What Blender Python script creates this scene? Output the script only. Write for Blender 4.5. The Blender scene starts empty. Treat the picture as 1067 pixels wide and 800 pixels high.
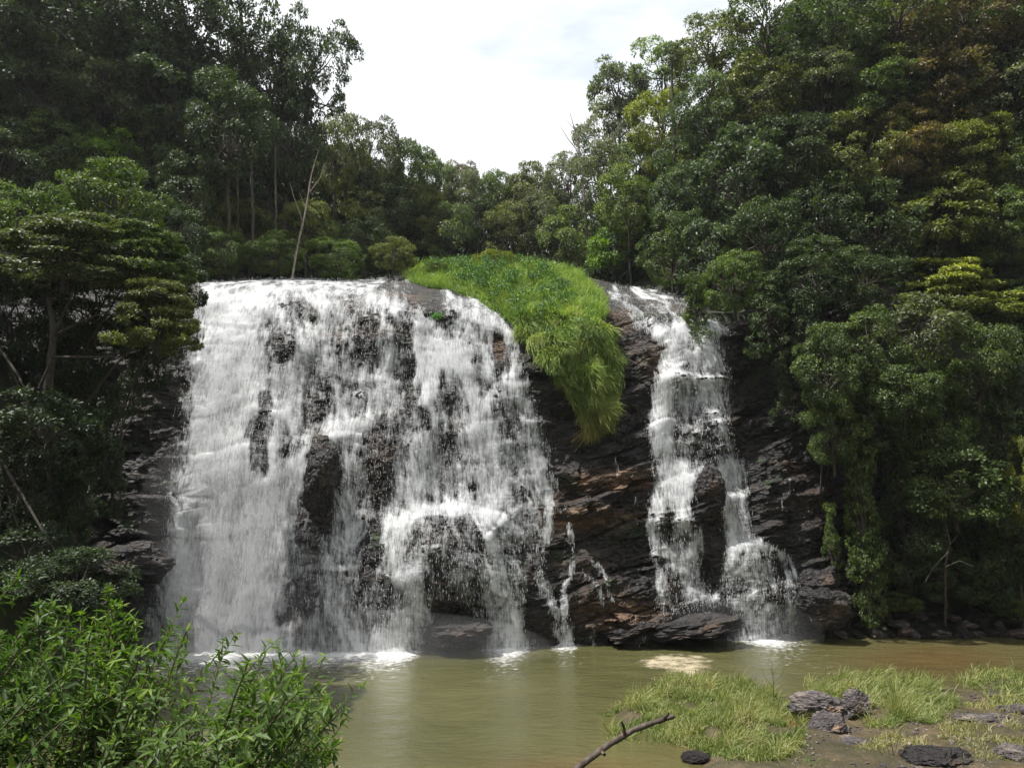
import bpy, math
import numpy as np
from mathutils import Vector

R = math.radians
scene = bpy.context.scene
col = scene.collection
rng = np.random.default_rng(7)

# ------------------------------------------------------------------ camera
F = 806.0
PITCH = math.atan(100 / F)
CAMH = 6.1
cam_d = bpy.data.cameras.new("camera")
cam_d.sensor_fit = 'HORIZONTAL'
cam_d.sensor_width = 36.0
cam_d.lens = 36.0 * F / 1067.0
cam_d.clip_end = 2000
cam_d.clip_start = 0.1
cam = bpy.data.objects.new("camera", cam_d)
cam.location = (0, 0, CAMH)
cam.rotation_euler = (R(90) + PITCH, 0, 0)
col.objects.link(cam)
scene.camera = cam

# ------------------------------------------------------------------ light
SUN_EL, SUN_AZ = R(67), R(-100)      # azimuth measured from +Y (view direction) towards +X
sdir = Vector((math.sin(SUN_AZ) * math.cos(SUN_EL), math.cos(SUN_AZ) * math.cos(SUN_EL), math.sin(SUN_EL)))
sl = bpy.data.lights.new("sun", 'SUN')
sl.energy = 5.0
sl.angle = R(0.6)
sl.color = (1.0, 0.965, 0.91)
so = bpy.data.objects.new("sun", sl)
so.rotation_euler = (-sdir).to_track_quat('-Z', 'Y').to_euler()
so.location = (0, 0, 60)
col.objects.link(so)

world = bpy.data.worlds.new("World")
scene.world = world
world.use_nodes = True
wt = world.node_tree
wt.nodes.clear()
wo = wt.nodes.new('ShaderNodeOutputWorld')
sky = wt.nodes.new('ShaderNodeTexSky')
sky.sky_type = 'NISHITA'
sky.sun_disc = False
sky.sun_elevation = SUN_EL
sky.sun_rotation = SUN_AZ
b1 = wt.nodes.new('ShaderNodeBackground')
b1.inputs[1].default_value = 0.15
b2 = wt.nodes.new('ShaderNodeBackground')
b2.inputs[0].default_value = (0.95, 0.98, 1.0, 1)
b2.inputs[1].default_value = 0.86
mx = wt.nodes.new('ShaderNodeMixShader')
tc = wt.nodes.new('ShaderNodeTexCoord')
mp = wt.nodes.new('ShaderNodeMapping')
mp.inputs['Scale'].default_value = (1.3, 1.3, 3.0)
mp.inputs['Location'].default_value = (9, 9, 1)
mp.inputs['Rotation'].default_value = (0, 0, R(8))
nz = wt.nodes.new('ShaderNodeTexNoise')
nz.inputs['Scale'].default_value = 1.7
nz.inputs['Detail'].default_value = 7
nz.inputs['Roughness'].default_value = 0.55
rp = wt.nodes.new('ShaderNodeValToRGB')
rp.color_ramp.elements[0].position = 0.30
rp.color_ramp.elements[0].color = (0.45, 0.45, 0.45, 1)
rp.color_ramp.elements[1].position = 0.43
wt.links.new(tc.outputs['Generated'], mp.inputs[0])
wt.links.new(mp.outputs[0], nz.inputs['Vector'])
wt.links.new(nz.outputs[0], rp.inputs[0])
wt.links.new(rp.outputs[0], mx.inputs[0])
wt.links.new(sky.outputs[0], b1.inputs[0])
wt.links.new(b1.outputs[0], mx.inputs[1])
wt.links.new(b2.outputs[0], mx.inputs[2])
wt.links.new(mx.outputs[0], wo.inputs[0])

scene.view_settings.view_transform = 'Standard'
scene.view_settings.look = 'None'
scene.view_settings.exposure = 0.5
scene.view_settings.gamma = 1
scene.cycles.max_bounces = 6
scene.cycles.diffuse_bounces = 3
scene.cycles.glossy_bounces = 3
scene.cycles.transmission_bounces = 3
scene.cycles.transparent_max_bounces = 16
scene.cycles.use_denoising = True
scene.cycles.caustics_reflective = False
scene.cycles.caustics_refractive = False

HAZE = 0.00028
# ------------------------------------------------------------------ helpers
SP, CP = math.sin(PITCH), math.cos(PITCH)


def at(x, y, D):
    """point seen at photo pixel (x, y) that stands at distance D along +Y (arrays welcome)"""
    u = (np.asarray(x, float) - 533.5) / F
    v = (400 - np.asarray(y, float)) / F
    k = D / (CP - v * SP)
    return u * k, D + 0 * u, CAMH + (SP + v * CP) * k


def ground_at(x, y, z=0.0):
    u = (x - 533.5) / F
    v = (400 - y) / F
    k = (z - CAMH) / (SP + v * CP)
    return u * k, k * (CP - v * SP)


def pix(X, Y, Z):
    dz = Z - CAMH
    w = Y * CP + dz * SP
    return 533.5 + F * X / w, 400 - F * (dz * CP - Y * SP) / w


_perm = np.random.default_rng(3).permutation(512)
_grad = np.random.default_rng(4).normal(size=(512, 3))
_grad /= np.linalg.norm(_grad, axis=1)[:, None]


def perlin(x, y, z=0.0, seed=0):
    x, y, z = np.broadcast_arrays(np.asarray(x, float), np.asarray(y, float), np.asarray(z, float))
    xi, yi, zi = np.floor(x).astype(int), np.floor(y).astype(int), np.floor(z).astype(int)
    fx, fy, fz = x - xi, y - yi, z - zi
    ux, uy, uz = [t * t * t * (t * (t * 6 - 15) + 10) for t in (fx, fy, fz)]
    out = 0
    for dx in (0, 1):
        for dy in (0, 1):
            for dz in (0, 1):
                h = _perm[(xi + dx + seed * 17) & 511]
                h = _perm[(h + yi + dy) & 511]
                h = _perm[(h + zi + dz) & 511]
                g = _grad[h]
                d = g[..., 0] * (fx - dx) + g[..., 1] * (fy - dy) + g[..., 2] * (fz - dz)
                out = out + d * (ux if dx else 1 - ux) * (uy if dy else 1 - uy) * (uz if dz else 1 - uz)
    return out * 1.5


def fbm(x, y, z=0.0, oct=4, seed=0, gain=0.5):
    a, s, o = 1.0, 0, 1.0
    for i in range(oct):
        s = s + a * perlin(x * o, y * o, z * o, seed + i)
        a *= gain
        o *= 2.03
    return s


def sstep(a, b, x):
    t = np.clip((x - a) / (b - a), 0, 1)
    return t * t * (3 - 2 * t)


def hash2(i, j=0, seed=0):
    v = np.sin(np.asarray(i, float) * 127.1 + np.asarray(j, float) * 311.7 + seed * 74.7) * 43758.5453
    return v - np.floor(v)


def np_mesh(name, V, Fc, mat, smooth=False, attrs=None):
    V = np.ascontiguousarray(V, dtype=np.float32)
    Fc = np.ascontiguousarray(Fc, dtype=np.int32)
    me = bpy.data.meshes.new(name)
    k = Fc.shape[1]
    me.vertices.add(len(V))
    me.vertices.foreach_set('co', V.ravel())
    me.loops.add(Fc.size)
    me.loops.foreach_set('vertex_index', Fc.ravel())
    me.polygons.add(len(Fc))
    me.polygons.foreach_set('loop_start', np.arange(0, Fc.size, k, dtype=np.int32))
    me.polygons.foreach_set('loop_total', np.full(len(Fc), k, dtype=np.int32))
    if smooth:
        me.polygons.foreach_set('use_smooth', np.ones(len(Fc), dtype=bool))
    for an, av in (attrs or {}).items():
        a = me.attributes.new(an, 'FLOAT', 'POINT')
        a.data.foreach_set('value', np.ascontiguousarray(av, dtype=np.float32).ravel())
    me.update(calc_edges=True)
    if mat:
        me.materials.append(mat)
    return me


def link(name, me, parent=None, loc=(0, 0, 0)):
    o = bpy.data.objects.new(name, me)
    col.objects.link(o)
    o.location = loc
    if parent is not None:
        o.parent = parent
    return o


def tag(o, label=None, cat=None, group=None, kind=None):
    if label: o['label'] = label
    if cat: o['category'] = cat
    if group: o['group'] = group
    if kind: o['kind'] = kind
    return o


def empty(name, loc, label, cat, group=None):
    o = bpy.data.objects.new(name, None)
    o.empty_display_size = 0.2
    col.objects.link(o)
    o.location = loc
    return tag(o, label, cat, group)


def grid_faces(nr, nc):
    i = np.arange(nr - 1)[:, None] * nc + np.arange(nc - 1)[None, :]
    i = i.ravel()
    return np.stack([i, i + 1, i + nc + 1, i + nc], 1)


def norm(a):
    return a / np.maximum(np.linalg.norm(a, axis=-1, keepdims=True), 1e-9)


# ------------------------------------------------------------------ materials
class NT:
    def __init__(s, name):
        s.m = bpy.data.materials.new(name)
        s.m.use_nodes = True
        s.t = s.m.node_tree
        s.t.nodes.clear()
        s.out = s.t.nodes.new('ShaderNodeOutputMaterial')

    def n(s, typ, **kw):
        nd = s.t.nodes.new(typ)
        for k, v in kw.items():
            if k.startswith('_'):
                setattr(nd, k[1:], v)
            else:
                key = int(k[1:]) if k[0] == 'i' and k[1:].isdigit() else k.replace('__', ' ')
                if isinstance(v, bpy.types.NodeSocket):
                    s.t.links.new(v, nd.inputs[key])
                else:
                    nd.inputs[key].default_value = v
        return nd

    def l(s, a, b):
        s.t.links.new(a, b)

    def ramp(s, fac, stops, interp='LINEAR'):
        r = s.t.nodes.new('ShaderNodeValToRGB')
        r.color_ramp.interpolation = interp
        while len(r.color_ramp.elements) < len(stops):
            r.color_ramp.elements.new(0.5)
        for e, (p, c) in zip(r.color_ramp.elements, stops):
            e.position = p
            e.color = c if len(c) == 4 else (*c, 1)
        s.l(fac, r.inputs[0])
        return r.outputs[0]

    def math(s, op, a, b=0.0, c=None, clamp=False):
        m = s.t.nodes.new('ShaderNodeMath')
        m.operation = op
        m.use_clamp = clamp
        for i, v in enumerate((a, b, c)):
            if v is None: continue
            if isinstance(v, bpy.types.NodeSocket):
                s.l(v, m.inputs[i])
            else:
                m.inputs[i].default_value = v
        return m.outputs[0]

    def mix(s, fac, a, b, blend='MIX'):
        m = s.t.nodes.new('ShaderNodeMix')
        m.data_type = 'RGBA'
        m.blend_type = blend
        for i, v in ((0, fac), (6, a), (7, b)):
            if isinstance(v, bpy.types.NodeSocket):
                s.l(v, m.inputs[i])
            else:
                m.inputs[i].default_value = v if i == 0 else ((*v, 1) if len(v) == 3 else v)
        return m.outputs[2]


def leaf_material(name, base=None, trans=0.3, rough=0.5, spec=0.38, var=0.5, young=(1.9, 1.7, 0.9)):
    """base None: the colour comes from each object's own colour"""
    t = NT(name)
    oi = t.n('ShaderNodeObjectInfo')
    at_ = t.n('ShaderNodeAttribute', _attribute_name='rnd')
    if base is None:
        c = oi.outputs['Color']
    else:
        c = t.n('ShaderNodeRGB').outputs[0]
        c.default_value = (*base, 1)
    v = t.ramp(at_.outputs['Fac'], [(0.0, (1 - var, 1 - var, 1 - var)), (0.7, (1.0, 1.0, 1.0)), (0.9, young), (1.0, (1.7, 1.3, 0.7))])
    c1 = t.mix(1.0, c, v, 'MULTIPLY')
    if base is not None:
        vo = t.ramp(oi.outputs['Random'], [(0.0, (0.55, 0.65, 0.6)), (0.5, (1, 1, 1)), (0.85, (1.5, 1.35, 0.8)), (1.0, (1.5, 1.1, 0.8))])
        c1 = t.mix(1.0, c1, vo, 'MULTIPLY')
    p = t.n('ShaderNodeBsdfPrincipled', Base__Color=c1, Roughness=rough)
    p.inputs['Specular IOR Level'].default_value = spec
    c2 = t.mix(1.0, c1, (1.3, 1.6, 0.6), 'MULTIPLY')
    tr = t.n('ShaderNodeBsdfTranslucent', Color=c2)
    ms = t.n('ShaderNodeMixShader', Fac=trans)
    t.l(p.outputs[0], ms.inputs[1])
    t.l(tr.outputs[0], ms.inputs[2])
    t.l(ms.outputs[0], t.out.inputs[0])
    return t.m


def bark_material(name, c0=(0.03, 0.024, 0.018), c1=(0.10, 0.08, 0.062)):
    t = NT(name)
    tcn = t.n('ShaderNodeTexCoord')
    mpn = t.n('ShaderNodeMapping', Vector=tcn.outputs['Object'])
    mpn.inputs['Scale'].default_value = (6, 6, 1.5)
    nn = t.n('ShaderNodeTexNoise', Vector=mpn.outputs[0], Scale=3.0, Detail=6.0)
    c = t.ramp(nn.outputs[0], [(0.3, c0), (0.7, c1)])
    bp = t.n('ShaderNodeBump', Height=nn.outputs[0], Strength=0.6, Distance=0.05)
    p = t.n('ShaderNodeBsdfPrincipled', Base__Color=c, Roughness=0.85, Normal=bp.outputs[0])
    t.l(p.outputs[0], t.out.inputs[0])
    return t.m


def rock_material(name, wet=0.7, brown=0.5, scale=1.0, moss=0.0, bright=1.0, attr=False):
    t = NT(name)
    tcn = t.n('ShaderNodeTexCoord')
    v = tcn.outputs['Object']
    mpn = t.n('ShaderNodeMapping', Vector=v)
    mpn.inputs['Rotation'].default_value = (0, R(8), 0)
    mpn.inputs['Scale'].default_value = (0.7 * scale, 0.7 * scale, (3.5 if scale == 1.0 and brown > .4 else 1.1) * scale)
    n1 = t.n('ShaderNodeTexNoise', Vector=mpn.outputs[0], Scale=1.3, Detail=9.0, Roughness=0.62)
    n2 = t.n('ShaderNodeTexNoise', Vector=v, Scale=0.45 * scale, Detail=4.0)
    n3 = t.n('ShaderNodeTexNoise', Vector=v, Scale=7.0 * scale, Detail=7.0, Roughness=0.7)
    k = bright
    c = t.ramp(n1.outputs[0], [(0.28, (0.010 * k, 0.009 * k, 0.010 * k)), (0.5, (0.028 * k, 0.024 * k, 0.024 * k)), (0.66, (0.07 * k, 0.058 * k, 0.05 * k)), (0.85, (0.17 * k, 0.14 * k, 0.11 * k))])
    cb = t.mix(1.0, c, (1.8, 1.3, 0.85), 'MULTIPLY')
    fb = t.ramp(n2.outputs[0], [(0.62 - 0.15 * brown, (0, 0, 0)), (0.74 - 0.1 * brown, (1, 1, 1))])
    c = t.mix(fb, c, cb)
    if attr:   # iron stained ledges between the two falls
        ia = t.n('ShaderNodeAttribute', _attribute_name='iron').outputs['Fac']
        ir = t.ramp(t.math('ADD', ia, t.math('SUBTRACT', n3.outputs[0], 0.5)), [(0.3, (0, 0, 0)), (0.75, (1, 1, 1))])
        c = t.mix(ir, c, t.mix(1.0, c, (4.2, 3.1, 2.0), 'MULTIPLY'))
    if moss:
        nm = t.n('ShaderNodeTexNoise', Vector=v, Scale=1.4 * scale, Detail=6.0)
        fm = t.ramp(nm.outputs[0], [(0.62 - 0.2 * moss, (0, 0, 0)), (0.72 - 0.15 * moss, (1, 1, 1))])
        c = t.mix(fm, c, (0.022, 0.042, 0.012))
    rr = t.ramp(n3.outputs[0], [(0.35, (0.85 - 0.65 * wet,) * 3), (0.7, (0.95 - 0.4 * wet,) * 3)])
    hh = t.math('ADD', t.math('MULTIPLY', n1.outputs[0], 1.2), n3.outputs[0])
    mv = t.n('ShaderNodeMapping', Vector=v)
    mv.inputs['Rotation'].default_value = (0, R(12), 0)
    mv.inputs['Scale'].default_value = (1.0 * scale, 1.0 * scale, 2.4 * scale)
    wn = t.n('ShaderNodeTexNoise', Vector=v, Scale=1.2, Detail=3.0)
    va = t.n('ShaderNodeVectorMath', _operation='MULTIPLY_ADD')
    t.l(wn.outputs['Color'], va.inputs[0]); va.inputs[1].default_value = (1.2, 1.2, 1.2); t.l(mv.outputs[0], va.inputs[2])
    vo = t.n('ShaderNodeTexVoronoi', _feature='DISTANCE_TO_EDGE', Vector=va.outputs[0], Scale=1.5)
    vb = t.n('ShaderNodeTexVoronoi', _feature='F1', Vector=va.outputs[0], Scale=3.4)
    crack = t.ramp(vo.outputs['Distance'], [(0.0, (0, 0, 0)), (0.07, (1, 1, 1))])
    hh = t.math('ADD', hh, t.math('ADD', t.math('MULTIPLY', crack, 0.9), t.math('MULTIPLY', vb.outputs['Distance'], 1.2)))
    bp = t.n('ShaderNodeBump', Height=hh, Strength=0.8, Distance=0.10)
    p = t.n('ShaderNodeBsdfPrincipled', Base__Color=c, Roughness=rr, Normal=bp.outputs[0])
    p.inputs['Specular IOR Level'].default_value = 0.4
    t.l(p.outputs[0], t.out.inputs[0])
    return t.m


def falling_water_material():
    """foaming water: opaque white where thick, lace with gaps where thin; 'cov' says how thick the water runs there"""
    t = NT("falling_water")
    cov = t.n('ShaderNodeAttribute', _attribute_name='cov').outputs['Fac']
    tcn = t.n('ShaderNodeTexCoord')
    mpn = t.n('ShaderNodeMapping', Vector=tcn.outputs['Object'])
    mpn.inputs['Scale'].default_value = (1.3, 0.3, 0.20)
    n1 = t.n('ShaderNodeTexNoise', Vector=mpn.outputs[0], Scale=13.0, Detail=3.0, Roughness=0.6)
    n2 = t.n('ShaderNodeTexNoise', Vector=tcn.outputs['Object'], Scale=17.0, Detail=3.0, Roughness=0.7)
    s = t.math('ADD', t.math('MULTIPLY', n1.outputs[0], 0.84), t.math('MULTIPLY', n2.outputs[0], 0.16))
    a = t.math('ADD', cov, t.math('MULTIPLY', t.math('SUBTRACT', s, 0.5), 1.35))
    al = t.ramp(a, [(0.08, (0, 0, 0)), (0.5, (0.46, 0.46, 0.46)), (0.92, (1, 1, 1))])
    c = t.ramp(s, [(0.3, (0.80, 0.82, 0.86)), (0.6, (0.93, 0.94, 0.95))])
    bp = t.n('ShaderNodeBump', Height=s, Strength=0.35, Distance=0.05)
    p = t.n('ShaderNodeBsdfPrincipled', Base__Color=c, Roughness=0.5, Normal=bp.outputs[0])
    tr = t.n('ShaderNodeBsdfTranslucent', Color=(0.88, 0.90, 0.93, 1))
    ms = t.n('ShaderNodeMixShader', Fac=0.42)
    t.l(p.outputs[0], ms.inputs[1]); t.l(tr.outputs[0], ms.inputs[2])
    tp = t.n('ShaderNodeBsdfTransparent')
    m2 = t.n('ShaderNodeMixShader', Fac=al)
    t.l(tp.outputs[0], m2.inputs[1]); t.l(ms.outputs[0], m2.inputs[2])
    t.l(m2.outputs[0], t.out.inputs[0])
    return t.m


def foam_material(name, colr=(0.85, 0.85, 0.83), scale=5.0):
    t = NT(name)
    cov = t.n('ShaderNodeAttribute', _attribute_name='cov').outputs['Fac']
    tcn = t.n('ShaderNodeTexCoord')
    n1 = t.n('ShaderNodeTexNoise', Vector=tcn.outputs['Object'], Scale=scale, Detail=6.0, Roughness=0.65)
    a = t.math('ADD', cov, t.math('MULTIPLY', t.math('SUBTRACT', n1.outputs[0], 0.5), 1.6))
    al = t.ramp(a, [(0.22, (0, 0, 0)), (0.5, (0.35, 0.35, 0.35)), (0.95, (1, 1, 1))])
    bp = t.n('ShaderNodeBump', Height=n1.outputs[0], Strength=0.5, Distance=0.05)
    p = t.n('ShaderNodeBsdfPrincipled', Base__Color=(*colr, 1), Roughness=0.6, Normal=bp.outputs[0])
    tp = t.n('ShaderNodeBsdfTransparent')
    m2 = t.n('ShaderNodeMixShader', Fac=al)
    t.l(tp.outputs[0], m2.inputs[1]); t.l(p.outputs[0], m2.inputs[2])
    t.l(m2.outputs[0], t.out.inputs[0])
    return t.m


def spray_material():
    t = NT("water_drops")
    p = t.n('ShaderNodeBsdfPrincipled', Base__Color=(0.9, 0.91, 0.92, 1), Roughness=0.3)
    tr = t.n('ShaderNodeBsdfTranslucent', Color=(0.9, 0.91, 0.93, 1))
    ms = t.n('ShaderNodeMixShader', Fac=0.4)
    t.l(p.outputs[0], ms.inputs[1]); t.l(tr.outputs[0], ms.inputs[2])
    t.l(ms.outputs[0], t.out.inputs[0])
    return t.m


def pool_material():
    t = NT("pool_water")
    tcn = t.n('ShaderNodeTexCoord')
    v = tcn.outputs['Object']
    mpn = t.n('ShaderNodeMapping', Vector=v)
    mpn.inputs['Scale'].default_value = (0.75, 1.5, 1)
    mpn.inputs['Rotation'].default_value = (0, 0, R(-12))
    n1 = t.n('ShaderNodeTexNoise', Vector=mpn.outputs[0], Scale=4.2, Detail=5.0, Roughness=0.65)
    n2 = t.n('ShaderNodeTexNoise', Vector=mpn.outputs[0], Scale=0.9, Detail=2.0)
    n3 = t.n('ShaderNodeTexNoise', Vector=v, Scale=0.16, Detail=3.0)
    rust = t.n('ShaderNodeAttribute', _attribute_name='shallow').outputs['Fac']
    c = t.ramp(n3.outputs[0], [(0.3, (0.060, 0.060, 0.022)), (0.7, (0.105, 0.102, 0.044))])
    c = t.mix(rust, c, (0.12, 0.050, 0.018))
    h = t.math('ADD', t.math('MULTIPLY', n1.outputs[0], 0.45), n2.outputs[0])
    bp = t.n('ShaderNodeBump', Height=h, Strength=0.9, Distance=0.16)
    p = t.n('ShaderNodeBsdfPrincipled', Base__Color=c, Roughness=0.08, Normal=bp.outputs[0])
    p.inputs['IOR'].default_value = 1.33
    t.l(p.outputs[0], t.out.inputs[0])
    return t.m


def ground_material(name, c0, c1, c2, scale=1.0, rough=0.9):
    t = NT(name)
    tcn = t.n('ShaderNodeTexCoord')
    n1 = t.n('ShaderNodeTexNoise', Vector=tcn.outputs['Object'], Scale=0.9 * scale, Detail=8.0, Roughness=0.65)
    n2 = t.n('ShaderNodeTexNoise', Vector=tcn.outputs['Object'], Scale=9.0 * scale, Detail=6.0, Roughness=0.7)
    f = t.math('ADD', t.math('MULTIPLY', n1.outputs[0], 0.65), t.math('MULTIPLY', n2.outputs[0], 0.35))
    c = t.ramp(f, [(0.35, c0), (0.5, c1), (0.65, c2)])
    bp = t.n('ShaderNodeBump', Height=n2.outputs[0], Strength=0.7, Distance=0.06)
    p = t.n('ShaderNodeBsdfPrincipled', Base__Color=c, Roughness=rough, Normal=bp.outputs[0])
    t.l(p.outputs[0], t.out.inputs[0])
    return t.m


M_leaf = leaf_material("tree_leaf")
M_under = leaf_material("undergrowth_leaf", base=(0.030, 0.052, 0.018), trans=0.2)
M_weed = leaf_material("weed_leaf", base=(0.085, 0.17, 0.04), trans=0.25)
M_shrub = leaf_material("lance_leaf", base=(0.10, 0.165, 0.036), trans=0.35, rough=0.5, spec=0.3, young=(1.5, 1.35, 0.8))
M_bark = bark_material("bark")
M_pale = bark_material("pale_bark", (0.16, 0.13, 0.10), (0.34, 0.29, 0.23))
M_stem = bark_material("green_stem", (0.05, 0.045, 0.02), (0.10, 0.10, 0.035))
M_cliff = rock_material("wet_cliff_rock", wet=0.58, brown=0.55, bright=0.7, moss=0.1, attr=True)
M_boulder = rock_material("wet_boulder_rock", wet=0.6, brown=0.15, scale=1.0, bright=0.9)
M_dryrock = rock_material("river_stone", wet=0.2, brown=0.3, scale=1.6, bright=4.5)
M_fall = falling_water_material()
M_drop = spray_material()
M_foam = foam_material("pool_foam")
M_scum = foam_material("tan_foam", (0.40, 0.34, 0.23), 3.0)
M_pool = pool_material()
M_hill = ground_material("hill_earth", (0.012, 0.014, 0.007), (0.022, 0.030, 0.012), (0.045, 0.045, 0.02))
M_mud = ground_material("wet_mud", (0.028, 0.030, 0.014), (0.065, 0.052, 0.026), (0.15, 0.105, 0.058), 1.5, 0.45)


def grass_material(name, lo, hi, dry):
    t = NT(name)
    r = t.n('ShaderNodeAttribute', _attribute_name='rnd').outputs['Fac']
    hgt = t.n('ShaderNodeAttribute', _attribute_name='dry').outputs['Fac']
    c = t.ramp(r, [(0.0, lo), (1.0, hi)])
    c = t.mix(hgt, c, dry)
    p = t.n('ShaderNodeBsdfPrincipled', Base__Color=c, Roughness=0.5)
    p.inputs['Specular IOR Level'].default_value = 0.35
    c2 = t.mix(1.0, c, (1.2, 1.35, 0.6), 'MULTIPLY')
    tr = t.n('ShaderNodeBsdfTranslucent', Color=c2)
    ms = t.n('ShaderNodeMixShader', Fac=0.35)
    t.l(p.outputs[0], ms.inputs[1]); t.l(tr.outputs[0], ms.inputs[2])
    t.l(ms.outputs[0], t.out.inputs[0])
    return t.m


M_grass = grass_material("mound_grass", (0.14, 0.23, 0.045), (0.35, 0.47, 0.12), (0.36, 0.28, 0.09))
M_sedge = grass_material("shoal_grass", (0.10, 0.15, 0.035), (0.27, 0.32, 0.09), (0.36, 0.31, 0.16))
M_herb = grass_material("bright_herb", (0.06, 0.20, 0.02), (0.14, 0.36, 0.04), (0.2, 0.3, 0.1))

# ------------------------------------------------------------------ terrain height
def interp(y, pts):
    a = np.array(pts, float)
    return np.interp(y, a[:, 0], a[:, 1])


def plateau(Y):
    return 14.0 + 0.27 * (np.clip(Y, 34, 44) - 34) + 0.05 * np.clip(Y - 44, 0, 100) + 0.10 * np.clip(Y - 60, 0, 100) - 0.55 * (Y < 41.5)


def G(X, Y):
    X = np.asarray(X, float); Y = np.asarray(Y, float)
    n = fbm(X * 0.09, Y * 0.09, 0, 3, 11) * 1.6
    dl = interp(Y, [(-30, -13), (0, -12), (16, -13), (20, -11.0), (23, -11.4), (26, -14), (30, -17), (80, -17)]) - X
    hl = np.where(dl > 0, np.minimum(dl, 5) * 2.5 + np.clip(dl - 5, 0, 60) * 1.1, dl * 0.7)
    dr = Y - 32.9
    hr = np.where(dr > 0, np.minimum(dr, 4) * 3.0 + np.clip(dr - 4, 0, 34) * 1.08 + 0, dr * 0.5)
    hr = np.maximum(hr, np.minimum((Y - 31.5) * 0.4, 0.55))
    hr = np.where(X > 12.6, hr, -3 + 0 * hr)
    d2 = X - 27
    hr = np.maximum(hr, np.where(d2 > 0, d2 * 1.2, -3))
    pl = plateau(Y)
    XL = interp(Y, [(34, -16), (42, -14), (50, -9), (58, -3), (70, 2)])
    XR = interp(Y, [(34, 12.2), (38, 10), (45, 6), (55, 4), (65, 2)])
    capL = 12 + 45 * sstep(56, 42, Y); capR = 14 + 45 * sstep(80, 55, Y)
    back = pl + np.minimum(1.0 * np.clip(XL - X, 0, 60), capL) + np.minimum(1.1 * np.clip(X - XR, 0, 60), capR)
    yc = 34.2 + 0 * X
    front = np.maximum(np.maximum(hl, hr), 4.4 - 0.34 * Y)
    b = sstep(33.4, 34.6, Y)
    bb = sstep(34, 42, Y)
    mid = (X > -17) & (X < 12.6)
    res = np.where(mid, front * (1 - b) + back * b, front * (1 - bb) + np.maximum(back, 0.0) * bb)
    res = np.clip(res, -1.2, 70)
    return res + n * sstep(1.5, 6, res) * (~mid | (Y > 45))


nx, ny = 300, 260
gx = np.linspace(-110, 110, nx)
gy = np.linspace(-40, 220, ny)
GX, GY = np.meshgrid(gx, gy)
# finer rows where it matters
gx = np.concatenate([np.linspace(-400, -40, 30)[:-1], np.linspace(-40, 45, 260), np.linspace(45, 400, 30)[1:]])
gy = np.concatenate([np.linspace(-200, -5, 20)[:-1], np.linspace(-5, 75, 260), np.linspace(75, 700, 50)[1:]])
GX, GY = np.meshgrid(gx, gy)
me = np_mesh("ground", np.stack([GX, GY, G(GX, GY)], -1).reshape(-1, 3), grid_faces(len(gy), len(gx)), M_hill, True)
tag(link("ground", me), kind='structure')

# ------------------------------------------------------------------ cliff
cols = {   # photo column: (row, depth) nodes from the foot of the face to the river bed above it
    -30: [(720, 26.6), (620, 27.0), (520, 27.6), (420, 28.6), (345, 30.0), (305, 33.5), (292, 42)],
    90: [(690, 27.4), (610, 27.7), (510, 28.2), (420, 29.0), (345, 30.2), (305, 33.5), (292, 42)],
    160: [(680, 27.7), (590, 28.0), (490, 28.7), (405, 29.6), (345, 30.8), (302, 33.5), (292, 42)],
    205: [(678, 28.2), (580, 28.8), (480, 29.6), (400, 30.5), (340, 31.6), (299, 33.5), (291, 42)],
    300: [(677, 28.3), (580, 28.9), (480, 29.7), (400, 30.6), (340, 31.6), (296, 33.5), (289, 42)],
    400: [(675, 28.6), (600, 29.0), (520, 29.8), (430, 30.6), (350, 31.6), (302, 33.5), (288, 42)],
    480: [(673, 28.8), (600, 29.0), (538, 29.5), (430, 31.0), (352, 32.0), (311, 33.8), (272, 42)],
    560: [(668, 29.3), (610, 29.7), (530, 30.5), (440, 31.4), (370, 32.3), (317, 34.0), (271, 42)],
    630: [(664, 30.0), (600, 30.4), (520, 31.2), (440, 31.9), (370, 32.6), (318, 34.2), (288, 42)],
    700: [(661, 30.2), (600, 30.6), (500, 31.6), (420, 32.4), (354, 33.0), (312, 37.0), (300, 42)],
    770: [(657, 30.9), (600, 31.2), (500, 32.1), (430, 32.8), (352, 33.4), (326, 35.0), (300, 42)],
    830: [(655, 31.3), (600, 31.6), (500, 32.4), (430, 33.2), (360, 33.8), (300, 34.6), (270, 42)],
    900: [(648, 32.6), (600, 33.0), (500, 33.6), (430, 34.0), (360, 34.4), (300, 35.4), (260, 42)],
    980: [(646, 33.4), (600, 33.8), (500, 34.4), (430, 34.8), (360, 35.4), (300, 36.4), (260, 42)],
}
ck = sorted(cols)
NX_, NT_ = 920, 560
NODE_T = np.array([0, 0.06, 0.24, 0.44, 0.62, 0.78, 0.90, 1.0])
cp = np.linspace(-30, 980, NX_)
tt = np.linspace(0, 1, NT_)
node_y = np.zeros((8, NX_)); node_d = np.zeros((8, NX_))


def smooth_interp(x, xk, yk):
    """Catmull-Rom through the knots"""
    xk = np.asarray(xk, float); yk = np.asarray(yk, float)
    m = np.gradient(yk, xk)
    i = np.clip(np.searchsorted(xk, x) - 1, 0, len(xk) - 2)
    h = xk[i + 1] - xk[i]
    t = (x - xk[i]) / h
    return ((2 * t**3 - 3 * t**2 + 1) * yk[i] + (t**3 - 2 * t**2 + t) * h * m[i]
            + (-2 * t**3 + 3 * t**2) * yk[i + 1] + (t**3 - t**2) * h * m[i + 1])


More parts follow.
